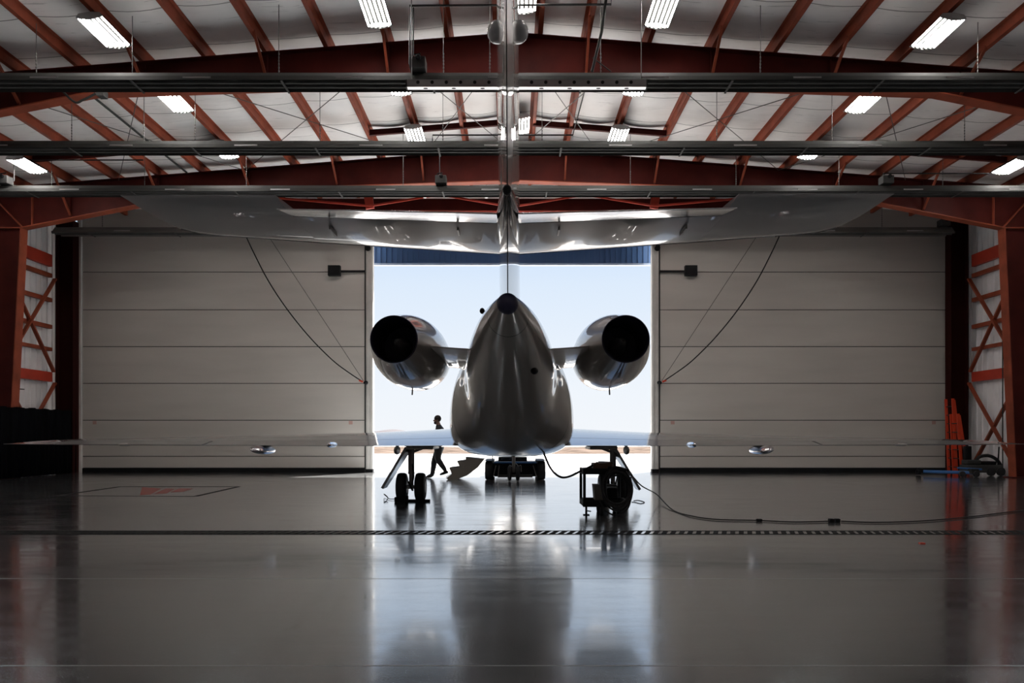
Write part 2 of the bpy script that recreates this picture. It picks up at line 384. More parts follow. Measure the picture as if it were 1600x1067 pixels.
for px in (548, 148): tag(MB().box(X(px-3, 26.7), X(px+3, 26.7), 26.690, 26.698, W(0, 663, 26.7).z, W(0, 657.5, 26.7).z).build('warning_sticker', M['sticker']),
    {548: 'small faded sticker on left hangar door near the opening', 148: 'small faded sticker at far left edge of left hangar door'}[px], 'sticker', 'stickers on the hangar doors')
for px in (1051, 1459): tag(MB().box(X(px-3, 26.7), X(px+3, 26.7), 26.690, 26.698, W(0, 663, 26.7).z, W(0, 657.5, 26.7).z).build('warning_sticker', M['sticker']),
    {1051: 'small faded sticker on right hangar door near the opening', 1459: 'small faded sticker at far right edge of right hangar door'}[px], 'sticker', 'stickers on the hangar doors')

# outside ground
mb = MB(); mb.box(-400, 400, YE+.35, 900, -.3, -.004); g_ = struct(mb.build('ground_outside', M['ground'], loc=(0, 0, 0))); g_.name = 'ground'
mb = MB(); nx = 200; row0 = []; row1 = []; row2 = []
for i in range(nx+1):
    x = -300+600*i/nx; h = 5.0+2.2*math.sin(i*.13)+1.0*math.sin(i*.41+1)
    row0.append(Vector((x, 640, -.5))); row1.append(Vector((x, 660, h*.8))); row2.append(Vector((x, 700, h)))
mb.loft([row0, row1, row2], False, False, closed=False); mb.loft([row2, [v+Vector((0, 60, -8)) for v in row2]], False, False, closed=False)
struct(mb.build('far_hills', M['hill'], smooth=70)).name = 'hills'
mb = MB(); rows = []
for j in range(7):
    t = j/6; y = 58+30*t; row = []
    for i in range(161):
        x = -60+120*i/160
        row.append(Vector((x, y, -.02+math.sin(PI*t)*(.38+.16*math.sin(i*.5)+.12*math.sin(i*1.3+j)+random.uniform(-.07, .07)))))
    rows.append(row)
mb.loft(rows, False, False, closed=False)
tag(mb.build('snowy_brush', M['brush'], smooth=60), 'strip of dry brown brush and snow patches beyond the apron', 'brush', kind='stuff')

# ------------------------------------------------------------------ portal frames
def frame_obj(D, label):
    t = thing('portal_frame', label, 'steel frame', (0, D, 0), 'red steel portal frames carrying the roof')
    bot = [(-15.45, 7.88), (-9.5, 9.05), (-4, 9.23), (RX, 9.37), (4, 9.23), (9.6, 9.05), (15.5, 7.88)]
    top = lambda x: roof(x)-.005
    # web
    xs = [-16.5, -15.45, -9.5, -4, RX, 4, 9.6, 15.5, 16.5]
    poly = [(-16.5, 7.88)]+bot+[(16.5, 7.88)]
    up = [(x, top(x)) for x in reversed(xs)]
    mb = MB()
    lo = [(-16.5, 7.88)]+bot+[(16.5, 7.88)]
    for (a, b) in zip(lo, lo[1:]):
        mb.prism([a, b, (b[0], top(b[0])), (a[0], top(a[0]))], 'y', D-.01, D+.01)
    mb.build('rafter_web', M['reddark'], t)
    mb = MB()
    for a, b in zip(bot, bot[1:]): mb.beam((a[0], D, a[1]), (b[0], D, b[1]), .30, .03, (0, 0, 1))
    mb.build('bottom_flange', M['red'], t)
    mb = MB()
    for a, b in ((-16.5, RX), (RX, 16.5)): mb.beam((a, D, top(a)-.012), (b, D, top(b)-.012), .30, .024)
    mb.build('top_flange', M['reddark'], t)
    for s in (-1, 1):
        xk = 15.45 if s < 0 else 15.5
        mb = MB(); mb.prism([(s*xk, 7.88), (s*15.85, .02), (s*16.5, .02), (s*16.5, 7.88)], 'y', D-.01, D+.01); mb.build('column_web', M['reddark'], t)
        mb = MB(); mb.beam((s*xk, D, 7.9), (s*15.85, D, .02), .34, .03, (1, 0, 0)); mb.beam((s*16.48, D, 8.9), (s*16.48, D, .02), .34, .03, (1, 0, 0)); mb.build('column_flange', M['red'], t)
        mb = MB(); mb.beam((s*xk, D, 7.9), (s*16.45, D, 8.95), .26, .025, (0, 0, 1)); mb.beam((s*xk, D, 7.88), (s*16.45, D, 7.88), .28, .025); mb.beam((s*(xk-.3), D, 7.95), (s*(xk-.3), D, top(15.1)), .2, .02, (1,0,0)); mb.build('knee_stiffener', M['red'], t)
        MB().box(min(s*15.7, s*16.55), max(s*15.7, s*16.55), D-.22, D+.22, 0, .03).build('base_plate', M['reddark'], t)
    for x in (-13.95, -11.15, -8.3, -5.53, -2.79, 1.67, 4.5, 7.2, 10.15, 13.0):
        zb = max(z for z in [9.37-.035*abs(x) if abs(x) < 9.5 else 9.05-(abs(x)-9.5)*.197])
        MB().beam((x, D-.95, roof(x)+.03), (x, D-.04, zb+.10), .055, .055).build('flange_brace', M['red'], t)
        MB().beam((x, D-.03, zb+.04), (x, D-.03, roof(x)), .12, .012, (1, 0, 0)).build('web_stiffener', M['reddark'], t)
    return t
names = {23.3: 'red steel portal frame nearest the hangar doors, its columns standing at both side walls', 16.7: 'dark red steel portal frame whose rafter crosses the top of the view'}
for D in FR:
    if D in names: frame_obj(D, names[D])
    elif D > 8: frame_obj(D, 'red steel portal frame overhead, above the jet tail')
    elif D > 0: frame_obj(D, 'red steel portal frame just ahead of the viewpoint')
# end wall posts
for s, wd_ in ((-1, 'left'), (1, 'right')):
    x0 = 15.62; x1 = 16.2
    t = thing('wall_post', 'dark red steel post beside the %s edge of the hangar doors' % wd_, 'steel post', (s*15.9, 26.35, 0), 'dark posts flanking the hangar doors')
    MB().box(min(s*x0, s*x1), max(s*x0, s*x1), 26.35, 26.37, 0, 9.0).build('post_web', M['postred'], t)
    MB().box(min(s*x0, s*(x0+.03)), max(s*x0, s*(x0+.03)), 26.18, 26.54, 0, 9.0).build('post_flange', M['postred'], t)
    MB().box(min(s*x1, s*(x1+.03)), max(s*x1, s*(x1+.03)), 26.18, 26.54, 0, 9.0).build('post_flange', M['postred'], t)
# purlins (Z sections)
ORD = ['first', 'second', 'third', 'fourth', 'fifth', 'sixth', 'seventh', 'eighth', 'ninth', 'tenth', 'eleventh', 'twelfth', 'thirteenth']
def purlin(x):
    z = roof(x); s = 1 if x > RX else -1
    left = [p for p in PUR if p < RX][::-1]; right = [p for p in PUR if p > RX]
    lab = 'rust-red roof purlin, %s one %s of the ridge' % ((ORD[left.index(x)], 'left') if s < 0 else (ORD[right.index(x)], 'right'))
    mb = MB(); y0, y1 = YB, YE
    mb.box(x-.008, x+.008, y0, y1, z, z+.22); mb.box(min(x, x+s*.085), max(x, x+s*.085), y0, y1, z, z+.01); mb.box(min(x, x-s*.085), max(x, x-s*.085), y0, y1, z+.21, z+.22)
    mb.box(x+s*.085-.008, x+s*.085+.008, y0, y1, z, z+.03)
    tag(mb.build('roof_purlin', M['red'], loc=(x, 8, z)), lab, 'roof purlin', 'roof purlins running to the hangar doors')
for x in PUR: purlin(x)
# blocking pieces between purlins near the last frame
def between(i): return PUR[i], PUR[i+1]
for i in (1, 2, 4, 8, 9, 10, 12, 13, 14, 18, 20, 21):
    a, b = between(i); D = 21.4
    mb = MB(); za, zb = roof(a)+.05, roof(b)+.05
    mb.beam((a+.01, D, za), (b-.01, D, zb), .02, .19); mb.beam((a+.01, D-.04, za-.09), (b-.01, D-.04, zb-.09), .09, .015)
    n_ = i
    side = 'left' if (a+b)/2 < RX else 'right'
    k = len([p for p in PUR if RX > p > a]) if side == 'left' else len([p for p in PUR if RX < p < b])
    tag(mb.build('purlin_blocking', M['reddark']), 'short dark red blocking beam spanning the %s roof gap %s of the ridge' % (ORD[k], side), 'blocking beam', 'blocking beams between purlins')
# roof rod bracing
k = 0
for x0, x1 in ((-12.4, -8.4), (-8.4, -2.8), (-2.8, RX-.1), (RX+.1, 2.8), (2.8, 8.4), (8.4, 12.4)):
    for a, b in ((x0, x1), (x1, x0)):
        for D0, D1 in ((16.8, 23.2),):
            mb = MB(); mb.tube([(a, D0, roof(a)-.06), (b, D1, roof(b)-.06)], .011, 6)
            side = 'left' if x0 < 0 else 'right'; pos = {0: 'nearest the ridge', 1: 'in the middle', 2: 'nearest the eave'}[{2.8: 0, 8.4: 1, 12.4: 2}[round(max(abs(x0), abs(x1)), 1)]]
            lean = 'leaning toward the ridge' if abs(b) < abs(a) else 'leaning toward the eave'
            tag(mb.build('brace_rod', M['wire']), 'thin roof brace rod of the %s half, cross %s, %s' % (side, pos, lean), 'brace rod', 'crossed brace rods under the roof')
# red header trusswork between the last frame and the end wall
t = thing('header_truss', 'bright red lattice header truss over the hangar doors', 'truss', (0, 24.6, 8.6))
mb = MB(); mb.box(-9, 9, 24.75, 24.79, 8.82, 9.30); mb.build('web', M['reddark'], t)
mb = MB(); mb.box(-9, 9, 24.55, 24.80, 8.78, 8.84); mb.build('bottom_chord', M['redbright'], t)
for x in (-4.7, 4.7, -9, 9): MB().beam((x, 24.4, 8.85), (x*1.02, 24.4, 9.45), .28, .08, (0,1,0)).build('upright', M['redbright'], t)
for x in (-9, -4.7, 0.06, 4.7, 9): MB().beam((x, 24.77, 9.25), (x, 24.77, roof(x)+.20), .08, .05, (0,1,0)).build('hanger_post', M['reddark'], t)
for a, b in ((-9, -4.7), (-.2, -2.4), (-2.4, -4.7), (.2, 2.4), (2.4, 4.7), (9, 4.7)):
    za = 8.93 if abs(abs(a)-4.7) < .1 or abs(a) < .3 else 9.3
    zb = 8.93 if abs(abs(b)-4.7) < .1 or abs(b) < .3 else 9.3
    MB().beam((a, 24.35, za), (b, 24.35, zb), .05, .06).build('diagonal', M['redbright'], t)
# side wall girts and bracing between the last frame and the end posts
for s, wd_ in ((-1, 'left'), (1, 'right')):
    for i, (z, h, nm) in enumerate(((7.55, .42, 'deep top strut'), (7.02, .14, 'upper rail'), (6.15, .14, 'second rail'), (5.2, .14, 'middle rail'), (4.4, .12, 'lower rail'), (3.42, .34, 'deep waist strut'))):
        tag(MB().box(min(s*16.36, s*16.5), max(s*16.36, s*16.5), 23.5, 26.2, z-h/2, z+h/2).build('wall_girt', M['redbright'] if h > .3 else M['red']),
            'red %s on the %s wall beside the doors' % (nm, wd_), 'wall girt', 'red girts on the side walls')
    for (z0, z1, q) in ((3.6, 6.9, 'upper'), (.1, 3.2, 'lower')):
        for up_ in (0, 1):
            a, b = (z0, z1) if up_ else (z1, z0)
            tag(MB().beam((s*(16.28-.05*up_), 23.55, a), (s*(16.28-.05*up_), 26.15, b), .06, .12, (1, 0, 0)).build('cross_brace', M['red']),
                'red %s wall brace on the %s wall, rising %s the doors' % (q, wd_, 'toward' if up_ else 'away from'), 'wall brace', 'red cross braces on the side walls')
# conduits on the left wall
t = thing('conduit_run', 'grey vertical conduits on the left wall behind the last column', 'conduit', (-16.2, 24.0, 2.3))
for dy, r in ((0, .045), (.16, .022), (-.14, .018)): MB().tube([(-16.2, 23.95+dy, 2.2), (-16.2, 23.95+dy, 7.3)], r, 8).build('pipe', M['galv'], t)
MB().box(-16.24, -16.16, 23.6, 24.4, 2.85, 2.88).build('strap', M['galvdark'], t); MB().box(-16.24, -16.16, 23.6, 24.4, 5.7, 5.73).build('strap', M['galvdark'], t)
tag(MB().tube([(16.2, 24.3, 0.05), (16.2, 24.3, 7.3)], .02, 6).build('wall_conduit', M['galv']), 'thin grey conduit running up the right wall', 'conduit')
# black curtain along the left wall
mb = MB(); rows = [[], []]; y = 17.5; i = 0
while y < 26.5:
    dx = .05*math.sin(i*1.3)+.03*math.sin(i*.7+1); xb = -15.56-.10*max(0, min(1, (y-24)/2)); rows[0].append(Vector((xb+dx, y, .012))); rows[1].append(Vector((xb+dx*.7, y, 2.22+.015*math.sin(i*.5)))); y += .055; i += 1
mb.loft(rows, False, False, closed=False)
cu = mb.build('black_curtain', M['curtain'], smooth=60); md = cu.modifiers.new('s', 'SOLIDIFY'); md.thickness = .015
tag(cu, 'long black pleated curtain standing along the left wall', 'curtain')

# ------------------------------------------------------------------ radiant heaters
def heater(D, zc, x0, x1, hang, burners, label):
    t = thing('radiant_heater', label, 'heater', (0, D, zc), 'long grey tube heaters hung across the hall')
    prof = [(-.26, -.11), (-.20, .0), (-.10, .11), (.10, .11), (.20, .0), (.26, -.11), (.25, -.12), (.19, -.01), (.095, .10), (-.095, .10), (-.19, -.01), (-.25, -.12)]
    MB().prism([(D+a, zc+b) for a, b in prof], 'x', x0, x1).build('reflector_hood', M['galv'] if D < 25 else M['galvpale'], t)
    MB().tube([(x0-.1, D-.09, zc-.06), (x1+.1, D-.09, zc-.06)], .05, 12).build('burner_tube', M['galvdark'], t, smooth=50)
    MB().tube([(x0-.1, D+.09, zc-.06), (x1+.1, D+.09, zc-.06)], .05, 12).build('burner_tube', M['galvdark'], t, smooth=50)
    x = x0+1.2
    while x < x1-.5:
        mb = MB(); mb.beam((x, D-.27, zc-.125), (x, D-.09, zc-.125), .045, .012, (0,0,1)); mb.box(x-.02, x+.02, D-.28, D+.28, zc-.135, zc-.12); mb.build('tube_bracket', M['galvdark'], t); x += 3.0
    x = x0+2.4
    while x < x1-.5:
        MB().box(x-.28, x+.28, D-.235, D-.225, zc-.10, zc-.03).build('hood_joint', M['house'], t); x += 3.05
    for hx in hang:
        zt = roof(hx)
        mb = MB(); mb.tube([(hx, D, zc+.11), (hx, D, zt+.03)], .008, 5); 
        zz = zc+.12
        while zz < zc+.55: mb.ball((hx, D, zz), (.016, .016, .028), 6, 4); zz += .07
        mb.build('hanger', M['wire'], t)
    for bx in burners:
        b = MB().box(bx-.16, bx+.16, D-.32, D-.02, zc+.11, zc+.34).build('burner_box', M['galvdark'], t, bevel=.015)
        MB().lathe([(0, .055), (-.04, .055), (-.05, .04), (-.05, .001)], (bx+.02, D-.32, zc+.30), 'y', 14).build('fan_inlet', M['black'], b)
        MB().tube([(bx-.1, D-.2, zc+.34), (bx-.1, D-.2, zc+.42), (bx+.05, D-.2, zc+.44)], .02, 6).build('gas_elbow', M['black'], b)
    return t
QZ = 8.52
heater(14.93, QZ, -14.8, 14.8, (-9.65, -7.7, -4.73, -1.39, -.45, 1.8, 5.04, 9.45, 12), (X(655, 14.93),), 'grey tube heater hung nearest, level with the perforated light bar')
heater(18.2, QZ-.06, -15.0, 15.0, (X(112, 18.2), X(225, 18.2), X(305, 18.2), X(500, 18.2), X(692, 18.2), X(847, 18.2), X(1120, 18.2), X(1300, 18.2), X(1507, 18.2)), (), 'grey tube heater crossing second from the viewer, under the bright roof bay')
heater(21.5, QZ-.03, -15.2, 15.2, (-13.45, X(226, 21.5), X(385, 21.5), X(630, 21.5), X(985, 21.5), X(1150, 21.5), X(1311, 21.5), X(1473, 21.5)), (X(14, 21.5), X(690, 21.5), X(1380, 21.5)), 'grey tube heater crossing just above the jet tailplane')
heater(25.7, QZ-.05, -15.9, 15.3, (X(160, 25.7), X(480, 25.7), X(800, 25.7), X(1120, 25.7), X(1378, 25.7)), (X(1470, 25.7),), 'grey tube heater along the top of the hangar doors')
# gas pipes
def pipe(pts, r, label, g='black gas pipes feeding the heaters'):
    tag(MB().tube(pts, r, 8).build('gas_pipe', M['pipe'], smooth=50), label, 'gas pipe', g)
D = 14.7; pipe([W(640, 100, D), W(640, 9, D), W(955, 7, D), W(955, -20, D)], .022, 'black gas pipe looping over the nearest heater')
pipe([W(645.5, 98, D), W(646, 12, D)], .014, 'slim black pipe beside the drop to the nearest heater')
D = 18.0; pipe([W(676, 222, D), W(676, 211, D), W(895, 211, D), W(914, 140, D+.0)], .02, 'black gas pipe running level above the second heater')
D = 21.3; pipe([W(22, 283, D), W(22, 250, D), W(224, 250, D)], .02, 'black gas pipe at far left above the third heater')
pipe([W(1385, 283, D), W(1382, 271, D), W(1545, 271, D)], .02, 'black gas pipe at far right above the third heater')
pipe([W(687, 276, D), W(687, 236, D)], .012, 'slim drop pipe to the burner left of the tail fin')
D = 14.7
tag(MB().tube([W(948, -10, D), W(940, 50, D), W(925, 112, D)], .03, 8).build('flue_pipe', M['galv'], smooth=50), 'slanting grey flue pipe right of the tail fin above the nearest heater', 'flue pipe')
tag(MB().tube([W(926, 90, D), W(955, 112, D)], .012, 6).build('stay_rod', M['galv']), 'short grey stay rod at the foot of the slanting flue pipe', 'rod')
pipe([W(660, 120, 17.2), W(662, 137, 17.2)], .01, 'stub pipe below the nearest frame rafter')
tag(MB().tube(smoothpts([W(80, 122, 16.4), W(114, 158, 16.4), W(130, 156, 16.4), W(150, 146, 16.4)]), .025, 8).build('flexible_conduit', M['galv'], smooth=50), 'bent grey conduit under the nearest frame at upper left', 'conduit')
tag(MB().box(X(154, 16.3), X(165, 16.3), 16.2, 16.4, W(0, 152, 16.3).z, W(0, 142, 16.3).z).build('junction_box', M['galvdark']), 'small grey junction box under the nearest frame haunch at left', 'junction box')
tag(MB().tube([(-10.2, 17.0, roof(-10.2)-.03), (-10.2, 23.1, roof(-10.2)-.03)], .03, 8).build('conduit_run', M['galv'], smooth=50), 'long straight grey conduit under the roof beside the ninth purlin at left', 'conduit')
# small cameras/hook hanging under the truss
for px in (664, 760): 
    t = thing('pendant_lamp', 'tiny white pendant lamp below the third heater, %s' % ('beside the tail fin' if px == 760 else 'farther left of the tail fin'), 'lamp', W(px, 310, 23.9), 'tiny pendant lamps over the tailplane')
    p = W(px, 309, 23.9); MB().lathe([(0, .05), (.08, .055), (.1, .02)], (p.x, p.y, p.z), 'z', 12, cap0=True, cap1=True).build('shade', M['white'], t)
    MB().tube([(p.x, p.y, p.z+.1), (p.x, p.y, roof(p.x)+.20)], .008, 5).build('stem', M['black'], t)

# perforated light bar
D0 = 14.40; xL, xR = X(636, D0), X(1010, D0)
t = thing('light_bar', 'long perforated grey channel with glowing white underside, behind the tail fin', 'light bar', ((xL+xR)/2, D0, 8.1))
z1 = W(0, 124, D0).z; z0 = W(0, 135.5, D0).z
MB().box(xL, xR, D0, D0+.02, z0, z1).build('face_plate', M['house'], t)
MB().box(xL, xR, D0+.02, D0+.15, z0+.004, z0+.02).build('diffuser', M['barlight'], t)
MB().box(xL, xR, D0+.13, D0+.15, z0, z1).build('back_plate', M['galvdark'], t)
MB().box(xL-.03, xL, D0, D0+.15, z0, z1).build('end_cap', M['galvdark'], t); MB().box(xR, xR+.03, D0, D0+.15, z0, z1).build('end_cap', M['galvdark'], t)
px = 653
while px < 1005:
    if not 785 < px < 815: MB().lathe([(0, .034), (-.006, .034), (-.007, .001)], (X(px, D0), D0, (z0+z1)/2+.015), 'y', 12).build('hole', M['gap'], t)
    px += 22.2
for px in (665, 709, 754, 846, 890, 935, 979): MB().lathe([(0, .04), (-.006, .04), (-.008, .001)], (X(px, D0+.07), D0+.075, z0+.004), 'z', 12, sx=1.2, sz=.6).build('screw_plate', M['black'], t)
for px in (642, 1003): MB().tube([(X(px, D0), D0+.07, z1-.02), (X(px, D0), D0+.07, roof(X(px, D0)))], .01, 6).build('hanger', M['wire'], t)

# ------------------------------------------------------------------ high bay lamps
def lamp0():
    t = thing('high_bay_lamp', '-', 'ceiling lamp', (0, 0, 0))
    L_, w = .54, .265
    prof = [(-w, -.02), (-w*.8, .05), (0, .075), (w*.8, .05), (w, -.02), (w*.96, -.03), (w*.75, .035), (0, .058), (-w*.75, .035), (-w*.96, -.03)]
    MB().prism([(a, b) for a, b in prof], 'y', -L_, L_).build('housing', M['lamphouse'], t)
    for s in (-1, 1):
        MB().prism([(-w, -.02), (-w*.8, .05), (0, .075), (w*.8, .05), (w, -.02), (w*.8, -.045), (0, -.075), (-w*.8, -.045)], 'y', s*L_, s*(L_+.02)).build('end_plate', M['house'], t)
    for k in range(6):
        x = (k-2.5)*w*.34; zz = -.035+ (abs(x)/w)**2*.03-.018
        MB().tube([(x, -L_+.02, zz), (x, L_-.05, zz)], .019, 8).build('lamp_tube', M['tube'], t, smooth=60)
        MB().tube([(x, L_-.05, zz), (x, L_, zz)], .022, 6).build('lamp_socket', M['galvdark'], t)
    for y in (-.4, .4): MB().tube([(0, y, .07), (0, y, .19)], .012, 6).build('mount', M['galvdark'], t)
    return t
first = lamp0(); used = False
cols = [(-13.95, 'far left column'), (-8.3, 'left column'), (-2.79, 'column left of the fin'), (.25, 'ridge column'), (3.05, 'column right of the fin'), (8.66, 'right column'), (14.4, 'far right column')]
rows_ = [(15.0, 'row nearest the viewer'), (18.1, 'middle row'), (21.2, 'row nearest the doors')]
for D, rn in rows_+[(8.8, 'added unseen row above the tailplane'), (0.6, 'added unseen row above the viewpoint')]:  # last two rows hang out of view, added to light the hall
    for x, cn in cols:
        if D < 20 and abs(x) > 13: continue
        if D < 14 and abs(x) < 1: continue
        o = first if not used else copy_tree(first); used = True
        o.location = (x, D, roof(x)-.19 if x != .25 else roof(x)-.1); ORG[o] = o.location.copy()
        o['label'] = 'white six-tube hall lamp in the %s, %s' % (rn, cn); o['category'] = 'ceiling lamp'; o['group'] = 'fluorescent hall lamps under the purlins'
        if abs(x) > 1: o.rotation_euler = (0, math.atan(SL)*(1 if x > 0 else -1), 0)

# ------------------------------------------------------------------ door fittings
for s, wd_ in ((-1, 'left'), (1, 'right')):
    def Q(px, py, D=26.6): return W(px if s < 0 else 1602-px, py, D)
    t = thing('arm_mounted_box', 'black square box on a short arm, upper inner corner of %s door' % wd_, 'sensor box', Q(545, 424), 'black boxes on arms on the hangar doors')
    a, b = Q(514, 432), Q(533, 416)
    MB().box(min(a.x, b.x), max(a.x, b.x), 26.42, 26.60, a.z, b.z).build('box', M['black'], t, bevel=.01)
    MB().beam(Q(533, 424), Q(571, 424), .07, .07).build('arm', M['black'], t)
    MB().beam(Q(523, 424, 26.6), Q(523, 424, 26.69), .1, .1).build('mount', M['black'], t)
    t = thing('cable_pulley', 'small black pulley at top of %s door post' % wd_, 'pulley', Q(575, 387), 'pulleys on the door posts')
    c = Q(575, 388); MB().lathe([(-.04, .001), (-.04, .10), (0, .07), (.04, .10), (.04, .001)], (c.x, c.y-.03, c.z), 'y', 18).build('wheel', M['black'], t)
    MB().box(c.x-.05, c.x+.05, 26.56, 26.64, c.z, c.z+.18).build('bracket', M['black'], t)
    t = thing('cable_cleat', 'dark cable cleat halfway up the %s door post' % wd_, 'cleat', Q(572, 598), 'cable cleats on the door posts')
    c = Q(572, 598); MB().ball((c.x, 26.55, c.z), (.09, .07, .07)).build('hook', M['black'], t, smooth=80)
    MB().tube([Q(567, 596.5, 26.45), Q(561, 594, 26.45)], .035, 8).build('clip', M['orange'], t)
    pts = smoothpts([Q(566, 596, 26.45), Q(545, 582, 26.4), Q(520, 563, 26.35), Q(485, 528, 26.3), Q(450, 485, 26.2), Q(420, 440, 26.1), Q(398, 398, 26), Q(384, 368, 25.9), Q(380, 357, 25.85)])
    tag(MB().tube(pts, .022, 6).build('pull_cable', M['black'], smooth=60), 'thick drooping black cable across the %s hangar door' % wd_, 'cable', 'cables hanging across the doors')
    tag(MB().tube([Q(568, 595, 26.45), Q(415, 362, 25.9)], .011, 6).build('pull_cable', M['wire'], smooth=60), 'thin straight cable across the %s hangar door' % wd_, 'cable', 'cables hanging across the doors')

# ------------------------------------------------------------------ floor details
t = thing('trench_drain', 'long black slotted trench drain crossing the floor', 'drain', (0, 9.95, 0))
zt = .004
MB().box(-14, 14, 9.80, 10.12, .0005, .002).build('channel', M['floor'], t)
MB().box(-14, 14, 9.78, 9.80, .0005, .006).build('rim', M['black'], t); MB().box(-14, 14, 10.12, 10.14, .0005, .006).build('rim', M['black'], t)
mb = MB(); x = -14
while x < 13.9:
    mb.add([(x, 9.80, .002), (x+.065, 9.80, .002), (x+.065+.10, 10.12, .002), (x+.10, 10.12, .002), (x, 9.80, .006), (x+.065, 9.80, .006), (x+.165, 10.12, .006), (x+.10, 10.12, .006)], [(4,5,6,7),(0,1,5,4),(1,2,6,5),(2,3,7,6),(3,0,4,7)]); x += .115
mb.build('grating', M['grate'], t)
D = .0015
for y, nm in ((F*EYE/(904-HZ), 'farther'), (F*EYE/(1040-HZ), 'nearer')):
    tag(MB().box(-14, 14, y-.005, y+.005, .0004, .0010).build('floor_joint', M['house']), 'thin %s control joint line cut across the floor' % nm, 'floor joint')
t = thing('floor_logo', 'red floor logo of three slanted shapes inside a thin black parallelogram outline, at left', 'floor marking', G(230, 768))
cor = [G(89, 774.5), G(188, 760.3), G(373, 760.3), G(305, 775.5)]
for a, b, w in ((cor[0], cor[1], .12), (cor[1], cor[2], .16), (cor[2], cor[3], .12), (cor[3], cor[0], .11)):
    MB().beam(a+Vector((0,0,.001)), b+Vector((0,0,.001)), w, .001).build('outline', M['logo_blk'], t)
for poly in (((222, 761), (252, 763), (235, 772.7), (218.6, 773.6)), ((259, 763), (273, 763.8), (260, 771), (240, 771.8)), ((279.4, 763), (302, 763.3), (287, 768.3), (266, 769.3))):
    P = [G(a, b) for a, b in poly]; MB().prism([(p.x, p.y) for p in P], 'z', .0006, .0018).build('red_shape', M['logo_red'], t)
# ------------------------------------------------------------------ the jet
JY = 14.8
jet = thing('business_jet', 'twin-engine business jet with high tail seen from behind, parked in the hangar doorway', 'aeroplane', (0, JY, 0))
jet.rotation_euler = (0, 0, -.0074)
ST = [ # D, rx, ztop, zbot, zmid, eb
 (8.14, .115, 2.885, 2.655, 2.77, 2), (8.6, .235, 2.945, 2.48, 2.72, 2), (9.3, .395, 3.02, 2.21, 2.64, 2), (10.2, .55, 3.10, 1.86, 2.50, 2), (11.0, .66, 3.16, 1.53, 2.36, 2),
 (11.8, .73, 3.19, 1.22, 2.20, 2.1), (12.5, .90, 3.2, 1.02, 2.0, 2.3), (13.2, 1.08, 3.2, .94, 1.75, 2.8), (14.0, 1.17, 3.2, .925, 1.60, 3.2), (16.2, 1.17, 3.2, .925, 1.62, 3.2),
 (17.6, 1.12, 3.2, .98, 1.85, 2.5), (18.6, 1.07, 3.2, 1.06, 2.13, 2), (21.3, 1.07, 3.2, 1.06, 2.13, 2), (22.5, .98, 3.06, 1.12, 2.08, 2), (23.5, .72, 2.72, 1.27, 1.98, 2), (24.1, .45, 2.38, 1.45, 1.9, 2), (24.5, .05, 1.95, 1.85, 1.9, 2)]
ds = [s[0] for s in ST]
def fus_ring(D, n=64):
    rx, zt, zb, zm, eb = [pchip(ds, [s[i] for s in ST], D) for i in range(1, 6)]
    out = []
    for k in range(n):
        a = 2*PI*k/n; c, s_ = math.cos(a), math.sin(a)
        if s_ >= 0: x = rx*c; z = zm+(zt-zm)*s_
        else:
            ee = 2/eb; x = rx*math.copysign(abs(c)**ee, c); z = zm-(zm-zb)*abs(s_)**ee
        out.append(Vector((x, D, z)))
    return out
Ds = []; d = 8.14
while d < 24.5: Ds.append(d); d += .12
Ds.append(24.5)
fus = MB().loft([fus_ring(d) for d in Ds]).build('fuselage', M['paint'], jet, smooth=50)
# rear apu cone (navy ball end), fasteners, panel lines
MB().lathe([(-.10, .001), (-.095, .04), (-.07, .08), (-.03, .11), (.0, .118), (.03, .122)], (0, 8.14, 2.77), 'y', 32).build('tail_cone', M['navy'], jet, smooth=60)
def band(D, name, m, w=.02, off=.004, a0=None):
    r1 = fus_ring(D); r2 = fus_ring(D+w)
    c1 = Vector((0, D, sum(v.z for v in r1)/len(r1)))
    def ex(r): return [Vector((v.x*1.0+math.copysign(off, v.x) if abs(v.x) > .01 else v.x, v.y, v.z+(off if v.z > c1.z else -off))) for v in r]
    return MB().loft([ex(r1), ex(r2)], False, False).build(name, m, jet, smooth=60)
band(8.62, 'panel_seam', M['gap'], .012, .002); band(12.95, 'panel_seam', M['gap'], .012, .002); band(13.9, 'panel_seam', M['gap'], .012, .002)
# airfoil helper
def foil(u0, u1, n=14):
    us = [u0+(u1-u0)*(1-math.cos(PI*i/n))/2 for i in range(n+1)]
    th = lambda u: 5*(.2969*math.sqrt(max(u, 0))-.1260*u-.3516*u*u+.2843*u**3-.1030*u**4)
    return us, th
def wing_sec(x, LE, TE, zl, zt, t, u0, u1):
    us, th = foil(u0, u1); up = []; lo = []
    for u in us:
        y = LE+(TE-LE)*u; z = zl+(zt-zl)*u
        h = max(th(u)*t, .004)
        up.append(Vector((x, y, z+h*1.15))); lo.append(Vector((x, y, z-h*.8)))
    return up+lo[::-1]
WS = [(.8, 17.45, 13.62, 1.33, 1.13, .40), (2.9, 16.45, 13.68, 1.27, 1.125, .27), (5.6, 15.18, 13.22, 1.225, 1.145, .19), (8.0, 14.05, 12.8, 1.20, 1.165, .12), (8.55, 13.8, 12.68, 1.19, 1.17, .08), (8.75, 13.55, 12.62, 1.185, 1.172, .03)]
def wsec(x, s, u0, u1):
    v = [pchip([q[0] for q in WS], [q[i] for q in WS], x) for i in range(1, 6)]
    if x < 2.9 or True: v = []
    for i in range(1, 6):
        for a, b in zip(WS, WS[1:]):
            if a[0] <= x <= b[0]: v.append(a[i]+(b[i]-a[i])*(x-a[0])/(b[0]-a[0])); break
    return wing_sec(s*x, v[0], v[1], v[2], v[3], v[4], u0, u1)
